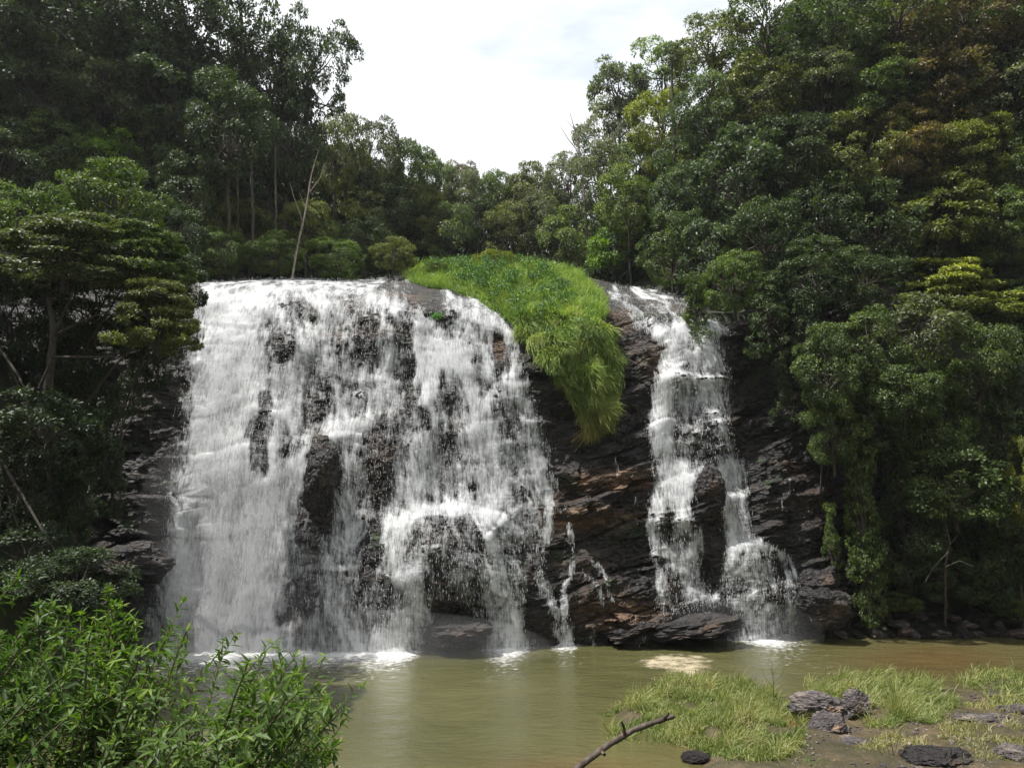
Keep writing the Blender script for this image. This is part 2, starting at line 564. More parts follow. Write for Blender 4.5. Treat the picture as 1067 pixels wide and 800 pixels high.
for k in range(7):
    node_y[k + 1] = smooth_interp(cp, ck, [cols[c][k][0] for c in ck])
    node_d[k + 1] = smooth_interp(cp, ck, [cols[c][k][1] for c in ck])
node_y[0] = node_y[1] + 28
node_d[0] = node_d[1] - 0.15
PYg = np.zeros((NT_, NX_)); PDg = np.zeros((NT_, NX_))
for j in range(NX_):
    PYg[:, j] = smooth_interp(tt, NODE_T, node_y[:, j])
    PDg[:, j] = smooth_interp(tt, NODE_T, node_d[:, j])
PXg = np.broadcast_to(cp, (NT_, NX_))
CX, CY, CZ = at(PXg, PYg, PDg)
CX = CX.copy(); CY = CY.copy()
# outward normal of the bare face
def normals(X, Y, Z):
    P = np.stack([X, Y, Z], -1)
    n = np.cross(np.gradient(P, axis=1), np.gradient(P, axis=0))
    return norm(n)
NB = normals(CX, CY, CZ)
steep = np.clip(-NB[..., 1], 0, 1)


def blob(x, y, cx, cy, rx, ry, p=2.0):
    return np.exp(-(np.abs((x - cx) / rx) ** p + np.abs((y - cy) / ry) ** p))


def sample_strokes(x, y, strokes):
    """soft union of fat poly-lines (x, y, half-width); returns 0..1"""
    keep = np.ones_like(x)
    for pts, s, soft in strokes:
        best = np.zeros_like(x)
        for (x0, y0, w0), (x1, y1, w1) in zip(pts[:-1], pts[1:]):
            dx, dy = x1 - x0, y1 - y0
            L2 = dx * dx + dy * dy
            t = np.clip(((x - x0) * dx + (y - y0) * dy) / L2, 0, 1)
            d = np.hypot(x - x0 - t * dx, y - y0 - t * dy)
            w = w0 + t * (w1 - w0)
            best = np.maximum(best, 1 - sstep(1 - soft * 1.2, 1 + soft * 0.9, d / w))
        keep = keep * (1 - s * best)
    return 1 - keep


# rock relief: large bulges first (photo column, row, radii, metres)
bulge = np.zeros((NT_, NX_))
for cx, cy, rx, ry, a in [
    (335, 500, 18, 45, 0.9), (408, 470, 36, 50, 0.75), (322, 590, 26, 45, 0.5), (470, 580, 62, 46, 1.0), (425, 600, 30, 60, 0.4), (395, 585, 18, 40, 0.4),
    (455, 430, 26, 40, 0.5), (520, 430, 22, 26, 0.35), (300, 350, 20, 30, 0.4), (385, 350, 30, 30, 0.4), (270, 450, 20, 50, 0.25),
    (600, 590, 40, 40, 0.35), (640, 520, 45, 30, 0.4), (640, 635, 60, 26, 0.7), (550, 620, 26, 40, 0.35),
    (735, 520, 20, 42, 0.8), (700, 545, 22, 24, 0.5), (702, 600, 20, 28, 0.5), (785, 600, 34, 45, 0.8), (770, 570, 22, 26, 0.3), (720, 440, 40, 45, 0.45),
    (800, 520, 26, 34, 0.7), (845, 560, 22, 60, 0.5), (850, 630, 34, 26, 0.8), (120, 560, 40, 60, 0.6), (90, 620, 60, 40, 0.8), (590, 375, 45, 55, 0.9),
    (800, 400, 30, 50, -0.8), (345, 640, 30, 35, 0.3)]:
    bulge += a * blob(PXg, PYg, cx, cy, rx, ry, 2.4)

warp = 0.3 * fbm(CX * 0.22, CZ * 0.22, CY * 0.1, 3, 5)
jag = 0.4 + 0.75 * sstep(540, 600, PXg) + 0.3 * sstep(190, 150, PXg)     # the bare rock between the falls is the most broken
relief = 0
patchy = 0.35 + 0.65 * sstep(-0.35, 0.35, fbm(CX * 0.35, CZ * 0.45, 0, 3, 8))
tiltx = -0.10 * CX + -0.16 * (CX - 1) * sstep(-1, 3, CX)
for T, A, B, sd in ((1.7, 0.62, 0.42, 1), (0.7, 0.30, 0.16, 2), (0.27, 0.10, 0.06, 3), (0.12, 0.035, 0.02, 4)):
    w = (CZ + tiltx + warp + 0.3 * T * fbm(CX * 0.7 / T * 0.6, CZ * 0.2, 0, 2, sd + 20)) / T
    blockx = CX / (T * 2.6) + 0.35 * fbm(CX * 0.5, CZ / T, 0, 2, sd + 30)
    li = np.floor(w)
    f = w - li
    bi = np.floor(blockx + hash2(li, 0, sd))
    fbx = blockx + hash2(li, 0, sd) - bi
    prof = sstep(1.0, 0.86, f) * (0.35 + 0.65 * f)
    edge = sstep(0, 0.12, fbx) * sstep(1, 0.9, fbx) * 0.5 + 0.5
    relief = relief + A * (hash2(li, bi, sd + 5) - 0.5) * 1.2 + B * prof * edge
relief = relief * jag * patchy
rough = 0.20 * fbm(CX * 0.9, CZ * 1.1, CY * 1.1, 6, 40, 0.55) - 0.12 * np.abs(fbm(CX * 1.7, CZ * 2.1, CY, 4, 46))
disp = (bulge + relief + rough) * (0.25 + 0.75 * steep) * sstep(1.0, 0.8, tt)[:, None]
disp -= 0.35 * jag
KX = CX + NB[..., 0] * disp
KY = CY + NB[..., 1] * disp
KZ = CZ + NB[..., 2] * disp * 0.6
iron = (blob(PXg, PYg, 640, 500, 55, 14) + blob(PXg, PYg, 610, 540, 60, 12) + 0.8 * blob(PXg, PYg, 640, 640, 60, 20) + 0.7 * blob(PXg, PYg, 690, 375, 30, 25)
        + 0.7 * blob(PXg, PYg, 395, 345, 30, 14) + 0.7 * blob(PXg, PYg, 520, 365, 8, 20) + 0.6 * blob(PXg, PYg, 655, 330, 20, 20) + 0.5 * blob(PXg, PYg, 435, 310, 20, 14) + 0.4 * blob(PXg, PYg, 620, 590, 60, 50))
me = np_mesh("cliff", np.stack([KX, KY, KZ], -1).reshape(-1, 3), grid_faces(NT_, NX_), M_cliff, True, {'iron': iron})
tag(link("cliff", me), kind='structure')

# ------------------------------------------------------------------ the two falls
WET = [
    # left curtain
    ([(243, 292, 34), (238, 400, 44), (235, 500, 54), (228, 600, 62), (226, 680, 66)], 1.0, 0.28),
    ([(270, 296, 50), (300, 330, 50), (285, 400, 34), (275, 470, 20)], 0.85, 0.4),
    ([(215, 296, 12), (360, 296, 12), (425, 300, 8)], 0.9, 0.6),
    ([(345, 300, 34), (342, 340, 30), (350, 370, 24), (346, 420, 22), (340, 450, 18)], 0.8, 0.5),
    ([(308, 380, 18), (300, 430, 20), (300, 500, 22)], 0.72, 0.6),
    ([(385, 437, 9), (345, 450, 12), (315, 480, 16), (290, 520, 30), (270, 590, 40), (262, 680, 42)], 0.95, 0.5),
    ([(366, 450, 10), (362, 520, 12), (356, 580, 16), (350, 600, 20), (356, 680, 24)], 0.75, 0.6),
    ([(300, 560, 18), (296, 620, 26), (300, 680, 30)], 0.5, 0.7),
    ([(316, 592, 4), (322, 625, 5), (318, 680, 9)], 0.8, 0.6),
    ([(312, 590, 3), (340, 590, 4), (372, 592, 4)], 0.8, 0.6),
    # lace over the rocks in the middle
    ([(395, 315, 30), (400, 360, 34), (398, 420, 32)], 0.50, 0.6),
    ([(395, 400, 28), (392, 560, 36), (390, 670, 38)], 0.46, 0.7),
    ([(325, 470, 24), (325, 560, 34), (325, 670, 44)], 0.36, 0.8), ([(560, 470, 16), (562, 560, 14)], 0.3, 0.8),
    ([(372, 398, 5), (400, 396, 3), (430, 402, 4)], 0.7, 0.7), ([(404, 340, 3), (406, 420, 3)], 0.8, 0.6),
    # middle cascade
    ([(380, 302, 14), (420, 318, 16), (440, 345, 26), (458, 378, 34)], 0.95, 0.4),
    ([(452, 380, 28), (448, 430, 20), (434, 480, 20), (430, 520, 20)], 0.9, 0.5),
    ([(470, 380, 26), (492, 420, 18), (506, 470, 20), (512, 525, 24)], 0.88, 0.5),
    ([(468, 400, 34), (470, 470, 40), (470, 520, 40)], 0.52, 0.6),
    ([(400, 548, 5), (430, 534, 9), (480, 528, 10), (520, 536, 9), (545, 556, 5)], 0.95, 0.6),
    ([(415, 548, 16), (418, 590, 18), (428, 620, 16), (415, 660, 22), (405, 682, 26)], 0.92, 0.55),
    ([(440, 548, 16), (444, 600, 12), (440, 640, 14)], 0.6, 0.6),
    ([(508, 548, 10), (516, 600, 14), (520, 640, 20), (520, 682, 24)], 0.85, 0.55),
    ([(530, 560, 16), (538, 610, 16), (542, 680, 18)], 0.72, 0.6),
    ([(475, 545, 30), (478, 600, 30), (478, 640, 26)], 0.46, 0.7),
    # right-hand edge of the left fall
    ([(470, 316, 18), (500, 326, 20), (525, 342, 10)], 0.92, 0.5),
    ([(486, 340, 22), (496, 380, 24), (505, 420, 20)], 0.72, 0.6),
    ([(532, 352, 9), (532, 385, 12), (548, 420, 12), (556, 450, 9), (566, 500, 9), (574, 530, 6)], 0.82, 0.5),
    ([(520, 390, 20), (532, 440, 28), (540, 500, 24), (545, 540, 16)], 0.55, 0.6),
    ([(515, 400, 4), (550, 402, 3)], 0.7, 0.6), ([(512, 462, 4), (558, 460, 3)], 0.7, 0.6),
    # thin threads
    ([(536, 548, 3), (552, 570, 4), (558, 590, 4), (568, 615, 6), (580, 640, 6), (588, 675, 5)], 0.9, 0.6),
    ([(566, 535, 2.5), (567, 585, 3)], 0.9, 0.6), ([(566, 537, 2), (590, 530, 2)], 0.6, 0.6),
    ([(594, 545, 2), (596, 590, 3), (590, 615, 4), (594, 675, 6)], 0.85, 0.6),
    ([(622, 585, 2), (632, 600, 2.5), (638, 625, 2)], 0.75, 0.6), ([(612, 595, 1.5), (626, 612, 2), (629, 628, 2)], 0.7, 0.6),
    ([(640, 478, 1.5), (642, 495, 2)], 0.7, 0.6), ([(662, 520, 1.6), (664, 545, 1.6)], 0.5, 0.6), ([(620, 650, 2), (622, 675, 2)], 0.6, 0.6),
    # right fall
    ([(645, 306, 10), (660, 322, 10), (672, 340, 9), (692, 352, 10)], 0.9, 0.5),
    ([(665, 306, 10), (692, 316, 20), (702, 335, 18)], 0.66, 0.6),
    ([(700, 345, 12), (735, 344, 14), (752, 346, 6)], 0.9, 0.5),
    ([(718, 350, 24), (722, 380, 28), (716, 410, 32), (712, 450, 38), (722, 490, 40)], 0.74, 0.4),
    ([(704, 370, 12), (692, 410, 12), (686, 450, 12), (694, 488, 12)], 0.85, 0.5),
    ([(735, 360, 14), (744, 400, 12), (752, 450, 10), (762, 488, 8)], 0.7, 0.5),
    ([(690, 490, 12), (702, 500, 16), (722, 492, 6), (760, 492, 14)], 0.9, 0.5),
    ([(704, 500, 16), (696, 525, 16)], 0.85, 0.5),
    ([(690, 525, 8), (682, 550, 6), (682, 590, 6), (686, 640, 7)], 0.8, 0.5),
    ([(716, 515, 10), (722, 550, 11), (726, 590, 14), (732, 625, 18)], 0.88, 0.5),
    ([(700, 540, 16), (702, 590, 18), (705, 640, 24)], 0.42, 0.6),
    ([(694, 576, 4), (708, 578, 5), (716, 596, 5)], 0.8, 0.6),
    ([(690, 632, 12), (720, 636, 12)], 0.7, 0.6),
    ([(756, 490, 14), (764, 530, 15), (768, 560, 18)], 0.92, 0.4),
    ([(768, 560, 20), (780, 600, 30), (784, 640, 34), (784, 668, 36)], 0.78, 0.45),
    ([(796, 566, 6), (812, 580, 5), (820, 600, 5), (826, 640, 6), (824, 665, 6)], 0.88, 0.5),
    ([(822, 500, 1.5), (824, 530, 2)], 0.6, 0.6), ([(860, 605, 2), (872, 628, 3), (878, 655, 4)], 0.7, 0.6),
    ([(655, 648, 5), (668, 655, 5), (664, 668, 5)], 0.8, 0.6),
]
DRY = [   # rock that stays bare
    ([(300, 315, 9), (318, 332, 10)], 0.6, 0.7), ([(290, 345, 8), (294, 366, 12)], 0.85, 0.6), ([(276, 400, 4), (274, 440, 8), (272, 488, 9)], 0.8, 0.7),
    ([(326, 385, 10), (332, 425, 16)], 0.5, 0.8), ([(334, 464, 12), (337, 500, 15), (340, 550, 12)], 0.8, 0.6), ([(316, 545, 10), (320, 590, 12), (305, 640, 10)], 0.8, 0.6),
    ([(375, 325, 14), (382, 365, 16)], 0.6, 0.6), ([(425, 330, 8), (424, 360, 6), (428, 420, 8)], 0.8, 0.6), ([(412, 300, 10), (450, 312, 12), (458, 330, 10)], 0.85, 0.6),
    ([(405, 435, 18), (415, 455, 22), (398, 490, 18), (400, 510, 16)], 0.72, 0.7), ([(392, 545, 8), (388, 600, 10)], 0.8, 0.6), ([(436, 432, 8), (440, 438, 9)], 0.8, 0.5),
    ([(470, 400, 12), (474, 425, 14)], 0.45, 0.8), ([(462, 455, 12), (465, 490, 12)], 0.45, 0.8),
    ([(478, 560, 22), (480, 620, 20)], 0.5, 0.6), ([(455, 600, 8), (452, 625, 8)], 0.6, 0.5), ([(470, 640, 18), (475, 665, 32)], 0.95, 0.4),
    ([(520, 350, 8), (518, 384, 8)], 0.9, 0.5), ([(505, 398, 6), (508, 410, 6)], 0.6, 0.6), ([(530, 425, 12), (532, 445, 12)], 0.6, 0.6), ([(550, 575, 8), (556, 650, 12)], 0.9, 0.5),
    ([(600, 480, 26), (630, 500, 30)], 0.2, 0.5), ([(655, 312, 3), (672, 318, 5)], 0.6, 0.6), ([(697, 330, 6), (700, 345, 5)], 0.7, 0.6),
    ([(724, 420, 14), (726, 470, 20)], 0.35, 0.8), ([(735, 500, 12), (738, 560, 12), (742, 600, 8)], 0.97, 0.4), ([(702, 535, 6), (700, 560, 8)], 0.6, 0.6), ([(700, 600, 9), (702, 620, 10)], 0.7, 0.6),
    ([(764, 605, 7), (762, 625, 7)], 0.5, 0.6), ([(806, 585, 5), (810, 598, 6)], 0.7, 0.6), ([(640, 660, 20), (700, 652, 30), (755, 648, 18)], 0.9, 0.3),
    ([(800, 618, 7), (812, 630, 6)], 0.6, 0.6),
]


def gauss_blur(a, s, axis):
    r = int(3 * s)
    k = np.exp(-0.5 * (np.arange(-r, r + 1) / s) ** 2)
    k /= k.sum()
    pad = [(0, 0), (0, 0)]
    pad[axis] = (r, r)
    b = np.pad(a, pad, mode='edge')
    return np.apply_along_axis(lambda v: np.convolve(v, k, mode='valid'), axis, b)


def blur(a, s):
    return gauss_blur(gauss_blur(a, s, 0), s, 1)


# free-falling surface: leaves the ledges and comes back to the rock slowly
SY = blur(KY, 2.0)
th = 0.05
WY = SY.copy()
WY[-1] -= th
dz = np.abs(np.gradient(KZ, axis=0))
for i in range(NT_ - 2, -1, -1):
    WY[i] = np.minimum(SY[i] - th, WY[i + 1] + 0.28 * dz[i] - 0.0 + (0.0 if i else 0))
from_up = WY.copy()
for k_ in range(1, 26):
    from_up[:-k_] = np.minimum(from_up[:-k_], WY[k_:] + 0.28 * np.cumsum(dz, 0)[k_:] * 0 + 0.10 * dz[:-k_] * k_)
ENV = gauss_blur(gauss_blur(np.minimum(from_up, WY + 0.3), 16, 0), 12, 1)
soft_rock = blur(KY, 7.0) - 0.10
WZ = blur(KZ, 1.5) + th * (1 - steep) * 1.2
WX = KX.copy()

# lace pattern: noise dragged along the direction in which the water slides
fine = rng.random((NT_, NX_))
mid_n = 0.5 + fbm(np.arange(NX_)[None, :] * 0.16, np.arange(NT_)[:, None] * 0.075, 0, 2, 60) * 0.5
slope = np.gradient(blur(KY, 4.0), axis=1) / 0.04
wob = fbm(np.arange(NX_)[None, :] * 0.03, np.arange(NT_)[:, None] * 0.03, 0, 2, 63)
vx = np.clip(slope * 0.5, -0.6, 0.6) + 0.25 * wob


def lic(noise, L):
    rr, cc = np.meshgrid(np.arange(NT_, dtype=float), np.arange(NX_, dtype=float), indexing='ij')
    acc = np.zeros_like(noise); wsum = 0
    for k in range(L):
        ri = np.clip(rr, 0, NT_ - 1).astype(int)
        ci = np.clip(cc, 0, NX_ - 1).astype(int)
        w = math.exp(-1.6 * k / L)
        acc += noise[ri, ci] * w
        wsum += w
        cc = cc - vx[ri, ci]
        rr = rr + 1
    acc /= wsum
    return (acc - acc.mean()) / acc.std()


S1 = lic(fine, 9)
S2 = lic(gauss_blur(fine[::-1], 1.2, 1), 26)
S3 = lic(mid_n, 14)
S6 = lic(gauss_blur(rng.random((NT_, NX_)), 1.3, 1), 55)
S5 = lic(gauss_blur(rng.random((NT_, NX_)), 5.0, 1), 60)
S4 = lic(blur(rng.random((NT_, NX_)), 1.0), 4)

PXw, PYw = pix(WX, WY, WZ)
wig = 7.0 * fbm(WX * 0.5, WZ * 0.35, 0, 3, 71) + 4.0 * fbm(WX * 0.9, WZ * 0.5, 0, 3, 70) + 4.0 * fbm(WX * 4.5, WZ * 1.3, 0, 3, 75)
wet = sample_strokes(PXw + wig, PYw, WET)
dry = sample_strokes(PXw + wig, PYw, DRY)
D0 = wet * (1 - 0.88 * dry)
# brinks: water breaks white where the face turns from shelf to drop
curv = blur(KY, 1.5) - blur(KY, 6.0)
brink = np.clip(-curv * 9, 0, 1)
hollow = np.clip(curv * 7, 0, 1)
cov = D0 * (0.64 + 0.26 * brink - 0.2 * hollow) + 0.20 * sstep(0.9, 1, D0) + 0.13 * D0 * fbm(WX * 1.3 + 0.4 * fbm(WX * .5, WZ * .5, 0, 2, 65), WZ * 0.16, 0, 4, 66) + (0.02 * S1 + 0.11 * S2 + 0.05 * S3 + 0.15 * S5 + 0.12 * S6) * (0.35 + 0.65 * np.sqrt(np.clip(D0, 0, 1))) * sstep(0.02, 0.3, D0) * (1.2 - 0.85 * sstep(0.85, 1.0, D0))
cov = cov - 0.22 * (1 - sstep(0.0, 0.25, D0))
cov = np.where(D0 > 0.02, cov, 0)
crest = sstep(0.84, 0.92, tt)[:, None]
cov = cov * (1 - crest) + crest * cov * (0.62 + 0.75 * fbm(WX * 1.6, WY * 0.9, 0, 4, 78) + 0.12 * S3)
relw = (0.006 * S2 + 0.010 * S3 + 0.014 * S5) + 0.16 * D0 * fbm(WX * 1.3 + 0.4 * fbm(WX * .5, WZ * .5, 0, 2, 65), WZ * 0.16, 0, 4, 66) * np.clip(D0, 0, 1)
full = gauss_blur(gauss_blur(sstep(0.55, 0.95, D0), 5, 0), 4, 1)
WYf = np.minimum(SY + np.where(PXw > 640, -0.03, 0.03), ENV * full + (0.4 * soft_rock + 0.6 * gauss_blur(gauss_blur(WY, 9, 0), 5, 1)) * (1 - full)) - relw - 0.05 * full
WYf = WYf * (1 - full) + full * (blur(WYf, 6.0) - 0.14)
WYf = np.where(tt[:, None] > 0.9, SY - 0.05, WYf)

faces_all = grid_faces(NT_, NX_)
fcov = np.minimum(D0, 1).reshape(-1)[faces_all].max(1)
fpx = PXw.reshape(-1)[faces_all].mean(1)
fpy = PYw.reshape(-1)[faces_all].mean(1)
Vw = np.stack([WX, WYf, WZ], -1).reshape(-1, 3)


def sub_mesh(name, mask, mat):
    f = faces_all[mask]
    u, inv = np.unique(f.ravel(), return_inverse=True)
    return np_mesh(name, Vw[u], inv.reshape(-1, 4), mat, True, {'cov': cov.reshape(-1)[u]})


base_f = fcov > 0.03


def drops(name, n, strokes_mask, off, seed):
    """flying drops and short threads of water in front of the face"""
    r = np.random.default_rng(seed)
    p = np.clip(strokes_mask, 0, 1).reshape(-1)
    idx = r.choice(p.size, size=n, p=p / p.sum())
    P = Vw[idx] + r.normal(size=(n, 3)) * np.array([0.05, 0.04, 0.05])
    P[:, 1] -= np.abs(r.normal(size=n)) * off
    L = r.uniform(0.03, 0.09, n) * r.uniform(0.5, 1.6, n)
    W = r.uniform(0.003, 0.006, n)
    q = np.array([[0, 0, 1], [1, 0, 0], [0, -1, 0], [-1, 0, 0], [0, 1, 0], [0, 0, -1]], float)
    V = P[:, None, :] + q[None] * np.stack([W, W, L], -1)[:, None, :]
    fo = np.array([[0, 2, 1], [0, 3, 2], [0, 4, 3], [0, 1, 4], [5, 1, 2], [5, 2, 3], [5, 3, 4], [5, 4, 1]])
    Fc = (np.arange(n)[:, None, None] * 6 + fo[None]).reshape(-1, 3)
    return np_mesh(name, V.reshape(-1, 3), Fc, M_drop, True)


falls = [
    ("left", (fpx < 650) & ~((fpx > 600) & (fpy < 352)), (-8, 28.4, 0), "broad white waterfall spreading over the whole left half of the dark cliff", (PXw < 640)),
    ("right", (fpx >= 650) | ((fpx > 600) & (fpy < 352)), (8, 30.6, 0), "narrow white waterfall right of the hanging grass, splitting round a dark rock", (PXw >= 640)),
]
for nm, fm, loc, lab, vm in falls:
    root = empty("waterfall", loc, lab, "waterfall", None)
    def child(name, me):
        o = link(name, me, root)
        o.location = (-loc[0], -loc[1], -loc[2])
        return o
    if nm == "left":
        a = fpx < 385 - 0.0 * fpy
        child("water_curtain", sub_mesh("water_curtain", base_f & fm & a, M_fall))
        child("water_curtain", sub_mesh("water_curtain", base_f & fm & ~a & (fpx < 560), M_fall))
        child("water_thread", sub_mesh("water_thread", base_f & fm & (fpx >= 560), M_fall))
        e = np.clip(D0 * (1.25 - D0) * 2, 0, 1) * vm * (D0 > 0.15)
        child("spray", drops("spray", 15000, e, 0.18, 5))
    else:
        a = (fpy < 494)
        b = base_f & fm
        child("water_curtain", sub_mesh("water_curtain", b & a, M_fall))
        child("water_curtain", sub_mesh("water_curtain", b & ~a, M_fall))
        e = np.clip(D0 * (1.25 - D0) * 2, 0, 1) * vm * (D0 > 0.15)
        child("spray", drops("spray", 7000, e, 0.15, 6))

# ------------------------------------------------------------------ pool
px_ = np.linspace(-30, 45, 150)
py_ = np.linspace(3, 36, 100)
AX, AY = np.meshgrid(px_, py_)
qx, qy = pix(AX, AY, 0 * AX)
sh = blob(qx, qy, 975, 686, 90, 18) * 0.45 + blob(qx, qy, 860, 770, 120, 30) * 0.9 + blob(qx, qy, 600, 800, 90, 14) * 0.35
me = np_mesh("water", np.stack([AX, AY, 0 * AX], -1).reshape(-1, 3), grid_faces(100, 150), M_pool, True, {'shallow': np.clip(sh, 0, 1)})
tag(link("water", me), kind='structure')

# foam where the falls land: low uneven sheet 1-6 cm above the pool
fx = np.linspace(-14.5, 12.5, 540); fy = np.linspace(24.5, 32.5, 200)
AX, AY = np.meshgrid(fx, fy)
basey = np.interp(AX, KX[int(NT_ * .06)], blur(KY, 3)[int(NT_ * .06)])
qx, qy = pix(AX, AY, 0 * AX)
wbase = D0[int(NT_ * .075)]
wet_at = np.interp(AX, KX[int(NT_ * .075)], gauss_blur(wbase[None, :], 8, 1)[0])
dist = basey - AY
fc = wet_at * 1.3 * np.exp(-np.clip(dist, 0, 9) / (0.3 + 0.9 * wet_at)) * (dist > -0.8) + 0.0
fc += 0.40 * wet_at * np.exp(-np.clip(dist, 0, 9) / 3.0)
fc += 0.12 * fbm(AX * 0.8, AY * 1.6, 0, 4, 80) * (fc > 0.03)
fz = 0.008 + 0.22 * np.clip(fc - 0.5, 0, 1) * (0.5 + 0.5 * fbm(AX * 3, AY * 3, 0, 3, 81)) * np.exp(-np.clip(dist, 0, 9))
ff = grid_faces(200, 540)
k = fc.reshape(-1)[ff].max(1) > 0.05
u, inv = np.unique(ff[k].ravel(), return_inverse=True)
me = np_mesh("foam", np.stack([AX, AY, fz], -1).reshape(-1, 3)[u], inv.reshape(-1, 4), M_foam, True, {'cov': fc.reshape(-1)[u]})
tag(link("foam", me), "white foam churned up along the foot of the falls", "foam", kind='stuff')

# tan foam raft
fx = np.linspace(ground_at(655, 697)[0], ground_at(755, 697)[0], 120)
fy = np.linspace(ground_at(700, 718)[1], ground_at(700, 676)[1], 100)
AX, AY = np.meshgrid(fx, fy)
qx, qy = pix(AX, AY, 0 * AX)
fc = 0.85 * np.clip(blob(qx, qy, 708, 690, 34, 8, 3) + blob(qx, qy, 716, 703, 18, 7, 3) + 0.6 * blob(qx, qy, 680, 691, 14, 4), 0, 1) + 0.32 * fbm(AX * 2, AY * 2, 0, 4, 90) - 0.08
me = np_mesh("foam_raft", np.stack([AX, AY, 0.012 + 0.03 * np.clip(fc, 0, 1)], -1).reshape(-1, 3), grid_faces(100, 120), M_scum, True, {'cov': fc})
tag(link("foam_raft", me), "pale tan raft of foam floating on the pool", "foam")


# ------------------------------------------------------------------ leaves and trees
def leaf_mesh_arrays(P, A, N, L, W, rnd, six=False, droop=0.0):
    """leaves at P, axis A, normal N"""
    A = norm(A)
    Sd = norm(np.cross(A, N))
    Nn = np.cross(Sd, A)
    L = L[:, None]; W = W[:, None]
    n = len(P)
    if six:   # base, two shoulders, mid, two ..., tip : curved lance leaf, 8 verts
        t1, t2, t3 = 0.3, 0.65, 1.0
        def c(t): return P + A * L * t - Nn * L * droop * t * t
        fold = Nn * W * 0.18
        vs = [c(0), c(t1) + Sd * W * .5 + fold, c(t1) - fold * .3, c(t1) - Sd * W * .5 + fold,
              c(t2) + Sd * W * .42 + fold, c(t2) - fold * .3, c(t2) - Sd * W * .42 + fold, c(t3)]
        fo = np.array([[0, 2, 1], [0, 3, 2], [1, 2, 4], [2, 5, 4], [2, 3, 5], [3, 6, 5], [4, 5, 7], [5, 6, 7]])
    else:
        vs = [P, P + A * L * .5 + Sd * W * .5 + Nn * W * .12, P + A * L, P + A * L * .5 - Sd * W * .5 + Nn * W * .12]
        fo = np.array([[0, 2, 1], [0, 3, 2]])
    V = np.stack(vs, 1)
    kf = V.shape[1]
    Fc = (np.arange(n)[:, None, None] * kf + fo[None]).reshape(-1, 3)
    return V.reshape(-1, 3), Fc, np.repeat(rnd, kf)


def rand_unit(r, n):
    return norm(r.normal(size=(n, 3)))


def tube_arrays(paths, sides=6):
    """paths: list of (points Nx3, radii N)"""
    Vs, Fs, off = [], [], 0
    for pts, rad in paths:
        pts = np.asarray(pts, float); rad = np.asarray(rad, float)
        t = norm(np.gradient(pts, axis=0))
        ref = np.array([0.31, 0.95, 0.05])
        a = norm(np.cross(t, ref)); b = np.cross(t, a)
        th_ = np.linspace(0, 2 * np.pi, sides, endpoint=False)
        ring = pts[:, None] + rad[:, None, None] * (np.cos(th_)[None, :, None] * a[:, None] + np.sin(th_)[None, :, None] * b[:, None])
        n = len(pts)
        Vs.append(ring.reshape(-1, 3))
        i = np.arange(n - 1)[:, None] * sides + np.arange(sides)[None]
        j = np.arange(n - 1)[:, None] * sides + (np.arange(sides)[None] + 1) % sides
        f = np.stack([i, j, j + sides, i + sides], -1).reshape(-1, 4) + off
        Fs.append(f)
        off += n * sides
    return np.concatenate(Vs), np.concatenate(Fs)


def limb(r, p0, p1, r0, r1, n=7, wob=0.06):
    t = np.linspace(0, 1, n)[:, None]
    p0 = np.asarray(p0, float); p1 = np.asarray(p1, float)
    L = np.linalg.norm(p1 - p0)
    w = np.cumsum(r.normal(size=(n, 3)), axis=0) * wob * L / n ** 0.5 * 0.6
    w = w * np.sin(t * np.pi * 0.9) 
    return p0 + (p1 - p0) * t + w, r0 + (r1 - r0) * t[:, 0]


